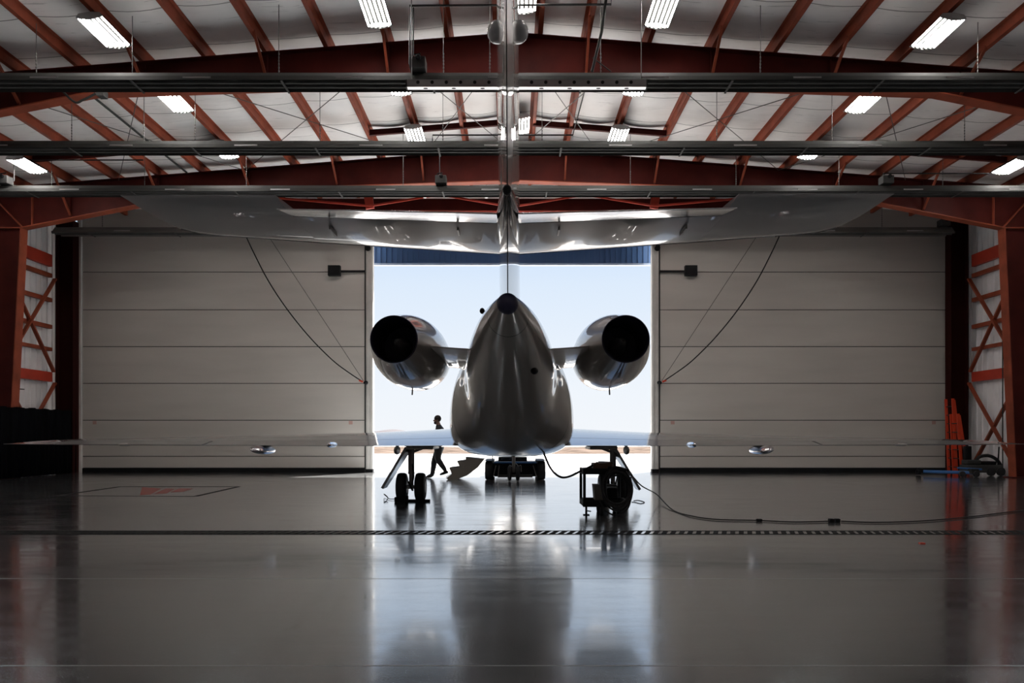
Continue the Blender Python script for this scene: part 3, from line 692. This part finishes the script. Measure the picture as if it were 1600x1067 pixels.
for s in (-1, 1):
    w = MB().loft([wsec(x, s, 0, .77) for x in (.8, 1.5, 2.2, 2.9, 4, 5.6, 7, 8.0)]); w.loft([wsec(x, s, 0, 1) for x in (8.0, 8.3, 8.55, 8.75)])
    wing = w.build('wing', M['wing'], jet, smooth=40)
    MB().loft([wsec(x, s, .777, 1) for x in (1.0, 2.0, 2.9, 4, 5.55)]).build('flap', M['wing'], wing, smooth=40)
    MB().loft([wsec(x, s, .777, 1) for x in (5.6, 7, 7.97)]).build('aileron', M['wing'], wing, smooth=40)
    for x, z, D, r in ((X(517, 13.4), W(0, 695, 13.4).z, 13.3, (.05, .35, .055)), (X(619, 13.7), W(0, 699, 13.7).z-.055, 13.65, (.045, .28, .085)), (X(180, 12.8), W(0, 695, 12.8).z, 12.9, (.06, .2, .028))):
        MB().ball((s*abs(x), D+.2, z), r, 14, 10).build('track_fairing', M['chrome'] if r[2] < .06 and r[0] < .055 else M['strut'], wing, smooth=80)
    fx = X(410, 13.5)
    fr = MB().ball((s*abs(fx), 13.55, 1.085), (.155, .55, .085), 18, 12); [setattr(v, 'z', v.z-.03*(1+s*(v.x-s*abs(fx))/.15*-1)) for v in fr.v]
    fr.build('track_fairing', M['chrome'], wing, smooth=80)
# vertical fin
FS = [(2.86, 12.4, 8.30, .30), (3.93, 11.2, 8.0, .27), (5.0, 9.95, 7.5, .26), (6.2, 8.7, 6.95, .23), (6.42, 8.3, 6.9, .12)]
def fin_sec(z, LE, TE, t):
    us, th = foil(0, 1, 18); a = [Vector((th(u)*t+.004, LE+(TE-LE)*u, z)) for u in us]; b = [Vector((-v.x, v.y, v.z)) for v in a[::-1]]
    return a+b
MB().loft([fin_sec(*q) for q in FS]).build('vertical_fin', M['paint'], jet, smooth=50)
MB().tube([(0, 8.29, 2.9), (0, 7.985, 3.9), (0, 7.48, 5.0), (0, 6.93, 6.3)], .006, 8).build('fin_trailing_edge', M['black'], jet)
for s in (-1, 1): MB().ball((s*.12, 8.3, 5.86), (.115, .14, .12), 20, 14).build('fin_antenna_pod', M['pod'], jet, smooth=80)
# bullet fairing
MB().lathe([(0, .001), (0, .03), (.0, .045), (.05, .055), (.3, .09), (.7, .125), (1.2, .14), (2.2, .13), (3.0, .08), (3.4, .01)], (0, 7.68, 3.87), 'y', 32, sz=1.35).build('tail_bullet', M['blackgloss'], jet, smooth=50)
MB().lathe([(-.015, .001), (-.01, .04), (.05, .052)], (0, 7.67, 3.87), 'y', 24).build('tail_light', M['black'], jet, smooth=60)
# tailplane
TS = [(.08, 10.55, 8.05, 3.93, .20), (2.30, 9.05, 7.30, 3.70, .13), (3.2, 8.47, 7.05, 3.62, .09), (3.45, 8.32, 7.0, 3.60, .07), (3.6, 8.1, 6.97, 3.592, .045), (3.66, 7.75, 6.96, 3.59, .02)]
def tsec(x, s, u0, u1, hz=None):
    v = []
    for i in range(1, 5):
        for a, b in zip(TS, TS[1:]):
            if a[0] <= x <= b[0]: v.append(a[i]+(b[i]-a[i])*(x-a[0])/(b[0]-a[0])); break
    return wing_sec(s*x, v[0], v[1], v[2], v[2], v[3], u0, u1)
for s in (-1, 1):
    m_ = MB().loft([tsec(x, s, 0, .655) for x in (.08, .8, 1.5, 2.30)]); m_.loft([tsec(x, s, 0, 1) for x in (2.301, 2.8, 3.2, 3.45, 3.6, 3.66)])
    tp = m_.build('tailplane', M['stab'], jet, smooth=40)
    secs = []
    for x in (.12, .8, 1.5, 2.29):
        sec = tsec(x, s, .662, 1); hy = max(v.y for v in sec); hz = sec[0].z-.02
        ang = math.radians(13); out = []
        for v in sec:
            dy = hy-v.y; dz = v.z-hz; out.append(Vector((v.x, hy-dy*math.cos(ang)+dz*0, hz+dz-dy*math.sin(ang))))
        secs.append(out)
    le = []
    for x in (.08, .8, 1.5, 2.30, 2.8, 3.2, 3.45, 3.6):
        sec = tsec(x, s, 0, .022); c0 = sum(sec, Vector())/len(sec); le.append([c0+(v-c0)*1.0+Vector((0, .012, -.004 if v.z < c0.z else .004)) for v in sec])
    MB().loft(le).build('leading_edge', M['polish'], tp, smooth=60)
    MB().loft(secs).build('elevator', M['polish'], tp, smooth=40)
    for x in (.6, 2.0): MB().box(min(s*x, s*(x+.02)), max(s*x, s*(x+.02)), 8.3 if x > 1 else 8.85, 8.6 if x > 1 else 9.1, 3.70-.06 if x > 1 else 3.78, 3.76 if x > 1 else 3.86).build('hinge_bracket', M['strut'], tp)
# engines
for s in (-1, 1):
    cx, cz = s*1.63, 2.67
    prof = [(10.36, .335), (10.45, .350), (10.75, .41), (11.1, .475), (11.5, .54), (11.9, .575), (12.3, .585), (12.8, .575), (13.2, .545), (13.5, .50), (13.62, .46), (13.62, .42), (13.5, .40), (13.0, .42)]
    eng = MB().lathe([(a, b) for a, b in prof], (cx, 0, cz), 'y', 56).build('engine_nacelle', M['paint'], jet, smooth=50)
    MB().lathe([(10.35, .338), (10.34, .33), (10.36, .318), (10.7, .32), (11.3, .30), (11.3, .001)], (cx, 0, cz), 'y', 48).build('exhaust_nozzle', M['exhaust'], eng, smooth=40)
    MB().lathe([(10.62, .001), (10.64, .02), (10.66, .05), (11.0, .10), (11.3, .14)], (cx, 0, cz), 'y', 24).build('exhaust_cone', M['strut'], eng, smooth=50)
    MB().tube([(cx-s*.0, 12.2, cz-.56), (cx, 12.15, cz-.68)], .012, 6).build('drain_mast', M['strut'], eng)
    MB().lathe([(13.05, .42), (13.04, .2), (13.2, .05), (13.3, .001)], (cx, 0, cz), 'y', 32).build('fan_face', M['black'], eng, smooth=40)
    # pylon
    rings = []
    for x, z in ((.35, 2.56), (.8, 2.60), (1.2, 2.64)):
        us, th = foil(0, 1, 12); LE, TE = 13.3, 10.75+.25*(x-.35); t_ = .30
        up = [Vector((s*x, LE+(TE-LE)*u, z+th(u)*t_*.8+.01)) for u in us]; lo = [Vector((v.x, v.y, 2*z-v.z)) for v in up]
        rings.append(up+lo[::-1])
    MB().loft(rings).build('pylon', M['paint'], jet, smooth=40)
# aft details
MB().tube([(-.25, 9.9, 2.94), (-.36, 9.9, 2.985)], .012, 6).ball((-.365, 9.9, 2.99), (.035, .06, .04)).build('beacon_dome', M['black'], jet, smooth=80)
MB().ball((.33, 9.55, 2.15), (.05, .1, .045)).build('air_scoop', M['black'], jet, smooth=80)
# main gear
for s in (-1, 1):
    gx = s*X(957.5, 14.8)
    leg = MB().tube([(gx, 14.8, 1.18), (gx, 14.8, .55)], .065, 16).tube([(gx, 14.8, .56), (gx, 14.8, .26)], .045, 14).build('main_gear_leg', M['strut'], jet, smooth=50)
    MB().tube([(gx-.16, 14.8, .285), (gx+.16, 14.8, .285)], .04, 12).build('axle', M['strut'], leg, smooth=50)
    MB().beam((gx-s*.06, 14.8, 1.0), (gx-s*.42, 14.75, 1.14), .05, .05).build('side_brace', M['strut'], leg)
    MB().tube([(gx+.03, 14.72, .75), (gx+.07, 14.68, .5), (gx+.03, 14.7, .33)], .012, 6).tube([(gx-.05, 14.70, .40), (gx+.05, 14.66, .22)], .02, 6).build('brake_line', M['black'], leg)
    for q in (-1, 1):
        c = (gx+q*.185, 14.8, .285); pr = [(-.10, .001), (-.10, .13), (-.095, .15), (-.10, .22), (-.085, .265), (-.05, .283), (0, .286), (.05, .283), (.085, .265), (.10, .22), (.095, .15), (.10, .13), (.10, .001)]
        ty = MB().lathe(pr, c, 'x', 36).build('tyre', M['rubber'], leg, smooth=40)
        MB().lathe([(-.104, .001), (-.104, .12), (.104, .12), (.104, .001)], c, 'x', 24).build('wheel_hub', M['strut'], ty, smooth=40)
    a, b = W(800+s*160, 700, 14.7), W(800+s*199, 763, 14.7)
    n_ = Vector((b.z-a.z, 0, -(b.x-a.x))).normalized()
    mb = MB(); mb.add([a+Vector((0, -.35, 0)), a+Vector((0, .45, 0)), b+Vector((0, .25, 0)), b+Vector((0, -.2, 0))]+[p+n_*.05 for p in (a+Vector((0, -.35, 0)), a+Vector((0, .45, 0)), b+Vector((0, .25, 0)), b+Vector((0, -.2, 0)))], [(0,1,2,3),(7,6,5,4),(0,4,5,1),(1,5,6,2),(2,6,7,3),(3,7,4,0)])
    MB.build(mb, 'gear_door', M['wing'], jet)
    mb = MB(); y0 = 13.75; xx = [X(800+s*122, 13.9), X(800+s*165, 13.9)]
    mb.box(min(xx), max(xx), 13.85, 14.9, 1.055, 1.12); mb.build('gear_bay_panel', M['strut'], jet, bevel=.02)
# nose gear
ng = MB().tube([(0, 21.5, 1.15), (0, 21.5, .25)], .05, 12).build('nose_gear_leg', M['strut'], jet, smooth=50)
for q in (-1, 1): MB().lathe([(-.06, .001), (-.06, .15), (-.04, .215), (0, .225), (.04, .215), (.06, .15), (.06, .001)], (q*.12, 21.5, .225), 'x', 28).build('tyre', M['rubber'], ng, smooth=40)
MB().box(-.1, .1, 21.0, 21.35, .8, 1.02).build('taxi_light_bracket', M['strut'], ng)
# belly antennas
for px, y0, y1, D in ((770, 702, 722, 14.2), (781, 700, 712, 13.6), (789.5, 698, 704, 13.9), (808.5, 698, 704, 13.9), (842, 693, 708, 14.0)):
    a, b = W(px, y0, D), W(px, y1, D)
    MB().beam(a+Vector((0, .05, .06)), b, .012, .12, (0, 1, 0)).build('blade_antenna', M['black'], jet)
MB().beam(W(775, 695.5, 13.2), W(787, 695.5, 13.2), .1, .02).build('vent_plate', M['black'], jet)
MB().beam(W(846, 700.5, 13.6)+Vector((0, 0, 0)), W(856, 700.5, 13.6), .1, .02).build('service_door', M['black'], jet)
MB().beam(W(797.5, 674, 12.45), W(797.5, 684, 12.52), .03, .012, (0, 1, 0)).build('belly_slot', M['gap'], jet)
# airstair, hinged down at the left of the cabin
st = [(727, 713), (727, 718), (714, 720), (718, 728), (702, 730), (706, 739), (697, 745), (700, 746.8), (714, 746.8), (729, 741), (744, 730), (755, 716)]
P = [W(a, b, 23.0) for a, b in st]
air = MB().prism([(p.x, max(p.z, .005)) for p in P], 'y', 22.3, 23.05).build('airstair_door', M['tan'], jet)
for (a, b) in (((727, 718), (714, 720)), ((718, 728), (702, 730)), ((706, 739), (697, 744))):
    p, q = W(*a, 22.98), W(*b, 22.98); MB().beam((p.x, 22.66, p.z+.01), (q.x, 22.66, q.z+.01), .7, .015).build('tread', M['galvdark'], air)

# ------------------------------------------------------------------ wheel chocks, tug, carts
t = thing('wheel_chock', 'black wheel chock with rope loop at the left main wheels', 'chock', G(643, 784))
p = G(624.5, 784.5); MB().prism([(p.x-.10, .0), (p.x+.10, .0), (p.x+.10, .10), (p.x-.10, .10)], 'y', p.y-.05, p.y+.1).build('block', M['black'], t, bevel=.01)
p = G(634, 784.0); MB().box(p.x-.05, p.x+.05, p.y-.05, p.y+.05, 0, .12).build('block', M['black'], t, bevel=.01)
p = G(655, 783.6); MB().box(p.x-.22, p.x+.22, p.y-.04, p.y+.02, 0, .045).build('tie_bar', M['black'], t)
MB().tube(smoothpts([G(616, 781)+Vector((0,0,.02)), G(608, 780.5)+Vector((0,0,.02)), G(603, 777)+Vector((0,0,.03)), G(600, 776)+Vector((0,0,.05)), G(601, 779)+Vector((0,0,.09)), G(606, 781)+Vector((0,0,.05)), G(604, 783)+Vector((0,0,.01)), G(600, 785)+Vector((0,0,.01))]), .008, 6).build('rope', M['black'], t, smooth=60)
# tow tractor
TD = 22.0
t = thing('tow_tractor', 'low black aircraft tow tractor under the nose, between the main wheels', 'tow tractor', (X(805, TD), TD, 0))
def TX(px): return X(px, TD)
def TZ(py): return W(0, py, TD).z
MB().prism([(TX(772), .10), (TX(838), .10), (TX(840), .5), (TX(836), TZ(723)), (TX(774), TZ(723)), (TX(770), .5)], 'y', TD+.1, TD+2.6).build('chassis', M['black'], t, bevel=.02)
MB().box(TX(772), TX(838), TD-.02, TD+.12, TZ(724), TZ(721.5)).build('deck_edge', M['towblue'], t)
MB().box(TX(778), TX(832), TD-.05, TD+.1, .08, .16).build('rear_bumper', M['galvdark'], t)
for px, y in ((764, TD+.25), (846, TD+.25), (764, TD+2.2), (846, TD+2.2)):
    wl = MB().lathe([(-.125, .001), (-.125, .2), (-.12, .26), (-.08, .285), (.08, .285), (.12, .26), (.125, .2), (.125, .001)], (TX(px), y, .285), 'x', 30).build('wheel', M['rubber'], t, smooth=40)
for px in (764, 846): MB().box(TX(px)-.14, TX(px)+.14, TD-.08, TD+2.5, .575, TZ(719.5)).build('fender', M['black'], t, bevel=.02)
MB().box(TX(777), TX(825), TD+1.4, TD+1.9, .5, TZ(716)).build('seat_box', M['black'], t, bevel=.02)
MB().lathe([(-.015, .14), (0, .155), (.015, .14)], (TX(790), TD+1.2, TZ(719)), 'z', 20).build('steering_wheel', M['black'], t)
for q in (-1, 1): MB().tube(smoothpts([(TX(805)+q*.02, TD-.02, .5), (TX(805)+q*.10, TD-.05, .42), (TX(805)+q*.17, TD-.05, .44), (TX(805)+q*.18, TD-.04, .25)]), .014, 6).build('hitch_hoop', M['strut'], t, smooth=60)
MB().tube([(TX(800), TD+.06, .62), (TX(800), TD+.06, .74)], .025, 8).build('hitch_pin', M['galv'], t)
for a, b in (((775, 727), (771, 744)), ((780, 727), (778, 746)), ((833, 727), (838, 744))): MB().tube([W(*a, TD-.05), W(*b, TD-.05)], .012, 6).build('stay', M['strut'], t)

# ground power cart
CD = 12.2
t = thing('ground_power_cart', 'open-frame black ground power cart with cable coil beside the right main wheel', 'cart', (X(948, CD), CD, 0))
def K(px, py, D=CD): return W(px, py, D)
zA, zB, zC, zD = K(0, 732.5).z, K(0, 741).z, K(0, 782).z, K(0, 791).z
xA, xB = X(911, CD), X(982, CD)
for y, n_ in ((CD, 0), (CD+.62, 1)):
    MB().box(xA, xB, y-.015, y+.015, zB, zA).build('top_rail', M['black'], t); MB().box(xA, xB, y-.015, y+.015, zD-.01, zC).build('bottom_rail', M['black'], t)
for x in (xA, xB-.045):
    for y in (CD, CD+.62): MB().box(x, x+.045, y-.02, y+.02, zD, zA).build('corner_post', M['black'], t)
    MB().box(x, x+.045, CD, CD+.62, zB, zA).build('side_rail', M['black'], t); MB().box(x, x+.045, CD, CD+.62, zD, zC).build('side_rail', M['black'], t)
MB().box(xA, xB, CD, CD+.62, zD, zD+.02).build('deck', M['black'], t)
MB().box(X(950, CD), X(968, CD), CD+.15, CD+.5, zC, zC+.2).build('generator', M['black'], t, bevel=.03)
MB().prism([(X(929, CD), K(0, 758).z), (X(938, CD), K(0, 758).z), (X(944, CD), zC), (X(931, CD), zC)], 'y', CD+.1, CD+.4).build('battery_case', M['tan'], t)
MB().prism([(X(928, CD), zA), (X(958, CD), zA), (X(958, CD), K(0, 723).z), (X(929, CD), K(0, 724).z)], 'y', CD+.1, CD+.5).build('control_box', M['wood'], t, bevel=.01)
MB().tube([K(934, 724, CD+.12), K(935, 721.3, CD+.12), K(956, 722, CD+.12), K(957, 725, CD+.12)], .01, 6).build('lifting_handle', M['black'], t)
MB().box(X(948, CD), X(963, CD), CD-.02, CD+.3, K(0, 760).z, K(0, 757.5).z).build('shelf', M['galv'], t)
for px in (941, 967):
    for y in (CD+.1, CD+.55):
        if px == 941 and y > CD+.3: pass
        r = .085; w_ = MB().lathe([(-.03, .001), (-.03, .06), (-.025, .085), (.025, .085), (.03, .06), (.03, .001)], (X(px, CD), y, .085), 'x', 24).build('caster_wheel', M['rubber'], t, smooth=40)
        MB().box(X(px, CD)-.04, X(px, CD)+.04, y-.02, y+.02, .085, zD).build('caster_fork', M['black'], t)
MB().tube([(X(916, CD), CD, zD), (X(916, CD), CD, .01)], .018, 8).build('jack_leg', M['black'], t); MB().box(X(916, CD)-.05, X(916, CD)+.05, CD-.05, CD+.05, 0, .012).build('jack_foot', M['black'], t)
MB().tube([(X(917, CD), CD, .07), (X(922, CD), CD-.1, .07)], .01, 6).build('jack_handle', M['black'], t)
cc = Vector((X(964, CD-.12), CD-.12, K(0, 766.5, CD-.12).z))
for i in range(9):
    rx = .245-.012*(i % 4)+random.uniform(-.008, .008); rz = .335-.02*((i*3) % 5)+random.uniform(-.01, .01); oy = -.02*(i % 3)-.012*(i//3); oz = (.03*(i % 3)); ox = random.uniform(-.02, .01)
    pts = [(cc.x+ox+rx*math.cos(2*PI*k/40), cc.y+oy+.25*math.sin(2*PI*k/40+.6)*.3, cc.z+oz+rz*math.sin(2*PI*k/40)) for k in range(41)]
    MB().tube(pts, .0165, 8).build('cable_coil', M['rubber'], t, smooth=60)
MB().tube(smoothpts([K(937, 783, CD-.15), K(945, 796, CD-.18), K(957, 804, CD-.2), K(972, 803, CD-.2), K(983, 790, CD-.18), K(987, 765, CD-.16), K(985, 745, CD-.14)]), .014, 8).build('cable_loop', M['rubber'], t, smooth=60)
MB().tube([K(978, 735, CD-.1), K(950, 731, CD-.1)], .03, 8).build('coil_hanger', M['black'], t)
# hoses and cables
def floorp(px, py, r=.014): return G(px, py, r)
tag(MB().tube(smoothpts([W(847.5, 690, 13.6), W(849, 705, 13.55), W(853, 716, 13.4), W(860, 731, 13.2), W(870, 742, 13.0), W(880, 746, 12.9), W(892, 743.5, 12.7), W(905, 737, 12.5), W(920, 730, 12.4), W(934, 722.5, 12.35)]), .019, 8).build('power_cable', M['rubber'], smooth=60),
    'black power cable drooping from the jet belly to the cart', 'cable')
tag(MB().tube(smoothpts([W(986, 741, 12.1), W(992, 748, 12.1), W(1004, 760, 12.15), floorp(1022, 780)+Vector((0, -.3, .12)), floorp(1050, 796), floorp(1080, 806), floorp(1120, 811.5), floorp(1183, 813), floorp(1240, 815.5), floorp(1298, 814.2)]), .010, 8).build('extension_cable', M['rubber'], smooth=60),
    'black extension cable snaking from the cart across the floor to the connectors', 'cable')
tag(MB().tube(smoothpts([floorp(1314, 814.2), floorp(1360, 816), floorp(1430, 814.5), floorp(1500, 809), floorp(1560, 802), floorp(1615, 795), floorp(1680, 786)]), .010, 8).build('extension_cable', M['rubber'], smooth=60),
    'black extension cable running from the connectors to the right side', 'cable')
for px, nm in ((1300.5, 'left'), (1310, 'right')):
    p = G(px, 816.5); tag(MB().box(p.x-.035, p.x+.035, p.y, p.y+.08, 0, .055).build('cable_connector', M['black'], bevel=.008), 'black cable connector on the floor, %s one of the facing pair' % nm, 'connector', 'connectors on the floor cable')
p = G(1187, 815); tag(MB().box(p.x-.045, p.x+.045, p.y, p.y+.05, 0, .04).build('cable_splice', M['black'], bevel=.01), 'small black splice on the floor cable left of the connectors', 'splice')
tag(MB().tube(smoothpts([floorp(990, 782, .006), floorp(998, 781.5, .006), floorp(1007, 784.5, .006), floorp(1001, 786.5, .006), floorp(992, 784.5, .006), floorp(987, 784, .006)]), .006, 6).build('cord_loop', M['rubber'], smooth=60), 'thin black cord loop lying on the floor right of the cart', 'cord')
# red scrap on the floor
p = G(1440, 849); tag(MB().box(p.x-.03, p.x+.03, p.y-.03, p.y+.02, 0, .012).build('paper_scrap', M['orange']), 'tiny orange scrap on the floor beyond the drain at right', 'scrap')

# ------------------------------------------------------------------ right hand corner equipment
def ladder(px, zt, y, label):
    xa = X(px, y); t = thing('ladder', label, 'ladder', (xa, y, 0), 'orange ladders beside the right door')
    MB().beam((xa-.0, y-.25, 0.005), (xa, y-.03, zt), .035, .09, (1,0,0)).build('rail', M['orange'], t); MB().beam((xa, y+.2, 0.005), (xa, y+.38, zt), .035, .09, (1,0,0)).build('rail', M['orange'], t)
    z = .25
    while z < zt-.1: f_ = z/zt; MB().tube([(xa, y-.25+.22*f_, z), (xa, y+.2+.18*f_, z)], .018, 6).build('rung', M['galv'], t); z += .3
    MB().beam((xa+.22, y-.25, 0.005), (xa+.04, y-.03, zt-.05), .035, .08, (1,0,0)).build('rear_rail', M['orange'], t); 
ladder(1488, 2.62, 25.6, 'taller orange fibreglass stepladder folded beside the right door edge')
ladder(1496, 2.08, 25.2, 'shorter orange fibreglass stepladder folded in front of the dark post')
# tow bar
BD = 23.75
t = thing('tow_bar', 'blue aircraft tow bar on small wheels lying along the right door', 'tow bar', (X(1480, BD), BD, 0))
MB().tube([W(1443, 736.5, BD+.9), W(1520, 738.5, BD)], .055, 10).build('bar', M['towblue'], t, smooth=50)
MB().tube([W(1496, 731, BD+.2), W(1534, 733.5, BD)], .03, 8).build('upper_bar', M['towblue'], t, smooth=50)
MB().lathe([(-.05, .04), (-.05, .09), (.05, .09), (.05, .04)], W(1435, 737, BD+.95), 'x', 16).build('tow_head', M['black'], t)
MB().tube([W(1433, 732, BD+.95), W(1442, 733, BD+.9)], .03, 8).build('shear_pin_handle', M['black'], t)
MB().box(X(1515, BD), X(1527, BD), BD-.1, BD+.1, .1, .26).build('axle_block', M['galv'], t, bevel=.01)
for px in (1500, 1522): MB().lathe([(-.04, .001), (-.04, .07), (-.03, .095), (.03, .095), (.04, .07), (.04, .001)], (X(px, BD), BD-.12, .095), 'y', 24).build('wheel', M['rubber'], t, smooth=40)
# washer / cleaning machine with hose
ED = 24.6
t = thing('cleaning_machine', 'dark floor cleaning machine with a thick black hose arching over it', 'machine', (X(1535, ED), ED, 0))
MB().box(X(1505, ED), X(1560, ED), ED-.25, ED+.25, .10, .36).build('body', M['galvdark'], t, bevel=.04)
MB().box(X(1507, ED), X(1528, ED), ED-.2, ED+.2, .36, .52).build('motor_cover', M['galv'], t, bevel=.04)
MB().box(X(1532, ED), X(1552, ED), ED-.2, ED+.2, .36, .48).build('tank', M['black'], t, bevel=.04)
MB().box(X(1510, ED), X(1520, ED), ED+.05, ED+.2, .5, .98).build('control_panel', M['black'], t, bevel=.02)
MB().tube(smoothpts([W(1524, 722, ED-.1), W(1530, 714, ED-.1), W(1545, 712, ED-.1), W(1558, 719, ED-.1), W(1565, 732, ED-.1), W(1562, 741, ED-.1)]), .055, 12).build('hose', M['rubber'], t, smooth=60)
MB().tube([W(1559, 728, ED-.15), W(1561, 698, ED-.15)], .022, 8).build('handle', M['black'], t)
for px in (1540, 1555): MB().lathe([(-.05, .001), (-.05, .11), (-.035, .14), (.035, .14), (.05, .11), (.05, .001)], (X(px, ED), ED-.28, .14), 'y', 24).build('wheel', M['rubber'], t, smooth=40)

# ------------------------------------------------------------------ person walking left beyond the wing
PD = 23.0; FIG = 1.0
def PP(px, py, dy=0): v = W(px, py, PD); return Vector((v.x, PD+dy, v.z))
person = thing('person', 'person in dark clothes walking left in the hangar doorway, beyond the wing', 'person', PP(683, 747))
def skin_obj(name, verts, edges, m, parent, sub=2, root=0):
    me = bpy.data.meshes.new(name); o0 = ORG[parent]
    me.from_pydata([tuple(v[0]-o0) for v in verts], edges, []); me.update()
    o = bpy.data.objects.new(name, me); COL.objects.link(o); o.parent = parent; ORG[o] = o0; me.materials.append(m)
    bm = bmesh.new(); bm.from_mesh(me); ly = bm.verts.layers.skin.verify(); bm.verts.ensure_lookup_table()
    for i, v in enumerate(bm.verts): v[ly].radius = verts[i][1] if isinstance(verts[i][1], tuple) else (verts[i][1], verts[i][1]); v[ly].use_root = (i == root)
    bm.to_mesh(me); bm.free()
    s = o.modifiers.new('skin', 'SKIN'); s.use_smooth_shade = True; s = o.modifiers.new('sub', 'SUBSURF'); s.levels = sub; s.render_levels = sub
    return o
V = [ # body: near side = dy<0
 (PP(687, 697.5), (.20, .17)), (PP(688, 688), (.19, .16)), (PP(688.5, 678), (.22, .19)), (PP(687, 671), (.19, .19)), (PP(685.5, 666.5), .10), (PP(684.5, 662.5), .085),
 (PP(686, 702, .10), .14), (PP(678.5, 718, .10), .105), (PP(677, 728, .10), .095), (PP(675, 741, .10), .07), (PP(672.5, 744.3, .10), .055), (PP(666, 745.4, .10), .036),
 (PP(685.5, 703, -.10), .14), (PP(684.5, 717.5, -.10), .105), (PP(690.5, 726, -.10), .09), (PP(696, 734.2, -.10), .07), (PP(696, 737.6, -.10), .052), (PP(690, 740.2, -.10), .034),
 (PP(688, 672, .20), .10), (PP(693, 684, .26), .075), (PP(690, 696, .26), .055),
 (PP(688, 672, -.20), .10), (PP(684, 685, -.26), .075), (PP(678, 694, -.26), .055)]
E = [(0,1),(1,2),(2,3),(3,4),(4,5),(0,6),(6,7),(7,8),(8,9),(9,10),(10,11),(0,12),(12,13),(13,14),(14,15),(15,16),(16,17),(3,18),(18,19),(19,20),(3,21),(21,22),(22,23)]
body = skin_obj('body', V, E, M['cloth'], person)
# hands
for (w, d) in ((PP(690, 696, .24), Vector((-.3, 0, -1)).normalized()), (PP(678, 694, -.24), Vector((-.6, 0, -.8)).normalized())):
    n_ = d.cross(Vector((0, 1, 0))).normalized(); sY = Vector((0, 1, 0))
    verts = [(w+d*.02, .028), (w+d*.09, (.018, .038))]; edges = [(0, 1)]
    for k, (o_, L_) in enumerate(((-.032, .07), (-.011, .08), (.011, .075), (.032, .06))):
        b = len(verts); base = w+d*.10+n_*o_; verts += [(base, .010), (base+d*L_*.5+sY*.01, .009), (base+d*L_+sY*.03, .008)]; edges += [(1, b), (b, b+1), (b+1, b+2)]
    b = len(verts); verts += [(w+d*.05-n_*.035, .011), (w+d*.10-n_*.055, .009)]; edges += [(0, b), (b, b+1)]
    skin_obj('hand', verts, edges, M['skin'], person, 1)
hc = PP(683.3, 656.2)
MB().tube([PP(687, 670), PP(685.5, 665.5), PP(684, 660)], [.11, .075, .065], 16).build('neck', M['skin'], person, smooth=60)
hm = MB(); rings = []
for j in range(1, 16):
    t_ = PI*j/16; z = -math.cos(t_); r = math.sin(t_); ring = []
    for k in range(24):
        a = 2*PI*k/24; x = r*math.cos(a); y = r*math.sin(a)
        fx = .098 if x < 0 else .105; xx = x*fx; 
        if z < -.1: xx = x*(.098 if x < 0 else .075)+(-.008 if x < 0 else 0); y *= .86+.1*(1+z)
        if x < -.8*r and r > .3 and -.25 < z < .12 and abs(y) < .25: xx -= .022*(1-abs(z+.12)*3)
        ring.append(Vector((hc.x+xx, hc.y+y*.078, hc.z+z*.128)))
    rings.append(ring)
hm.loft(rings); head = hm.build('head', M['skin'], person, smooth=80)
MB().ball((hc.x-.112, hc.y, hc.z-.018), (.018, .014, .022), 10, 8).build('nose', M['skin'], head, smooth=80)
for q in (-1, 1):
    MB().ball((hc.x+.008, hc.y+q*.079, hc.z-.008), (.018, .009, .03), 10, 8).build('ear', M['skin'], head, smooth=80)
    MB().ball((hc.x-.088, hc.y+q*.032, hc.z+.012), (.012, .013, .010), 10, 8).build('eye', M['white'], head, smooth=80)
MB().ball((hc.x-.094, hc.y, hc.z-.062), (.012, .026, .008), 10, 8).build('mouth', M['sticker'], head, smooth=80)
hh = MB(); 
hh.ball((hc.x+.012, hc.y, hc.z+.042), (.112, .088, .112), 24, 16); hh.build('hair', M['hair'], head, smooth=80)
MB().ball((hc.x-.052, hc.y, hc.z-.085), (.058, .058, .052), 16, 10).build('beard', M['hair'], head, smooth=80)
MB().lathe([(-.03, .085), (.0, .075), (.035, .07)], (PP(685.5, 666).x, PD, PP(0, 666).z), 'z', 18).build('collar', M['cloth'], person, smooth=60)
for q, (a, b) in ((.10, ((674.5, 742), (664.5, 746.2))), (-.10, ((698, 737), (688, 741.3)))):
    A, B = PP(*a, q), PP(*b, q); MB().tube([A+Vector((.05, 0, 0)), A, (A+B)/2, B], [.035, .05, .045, .022], 12).build('shoe', M['black'], person, smooth=60)
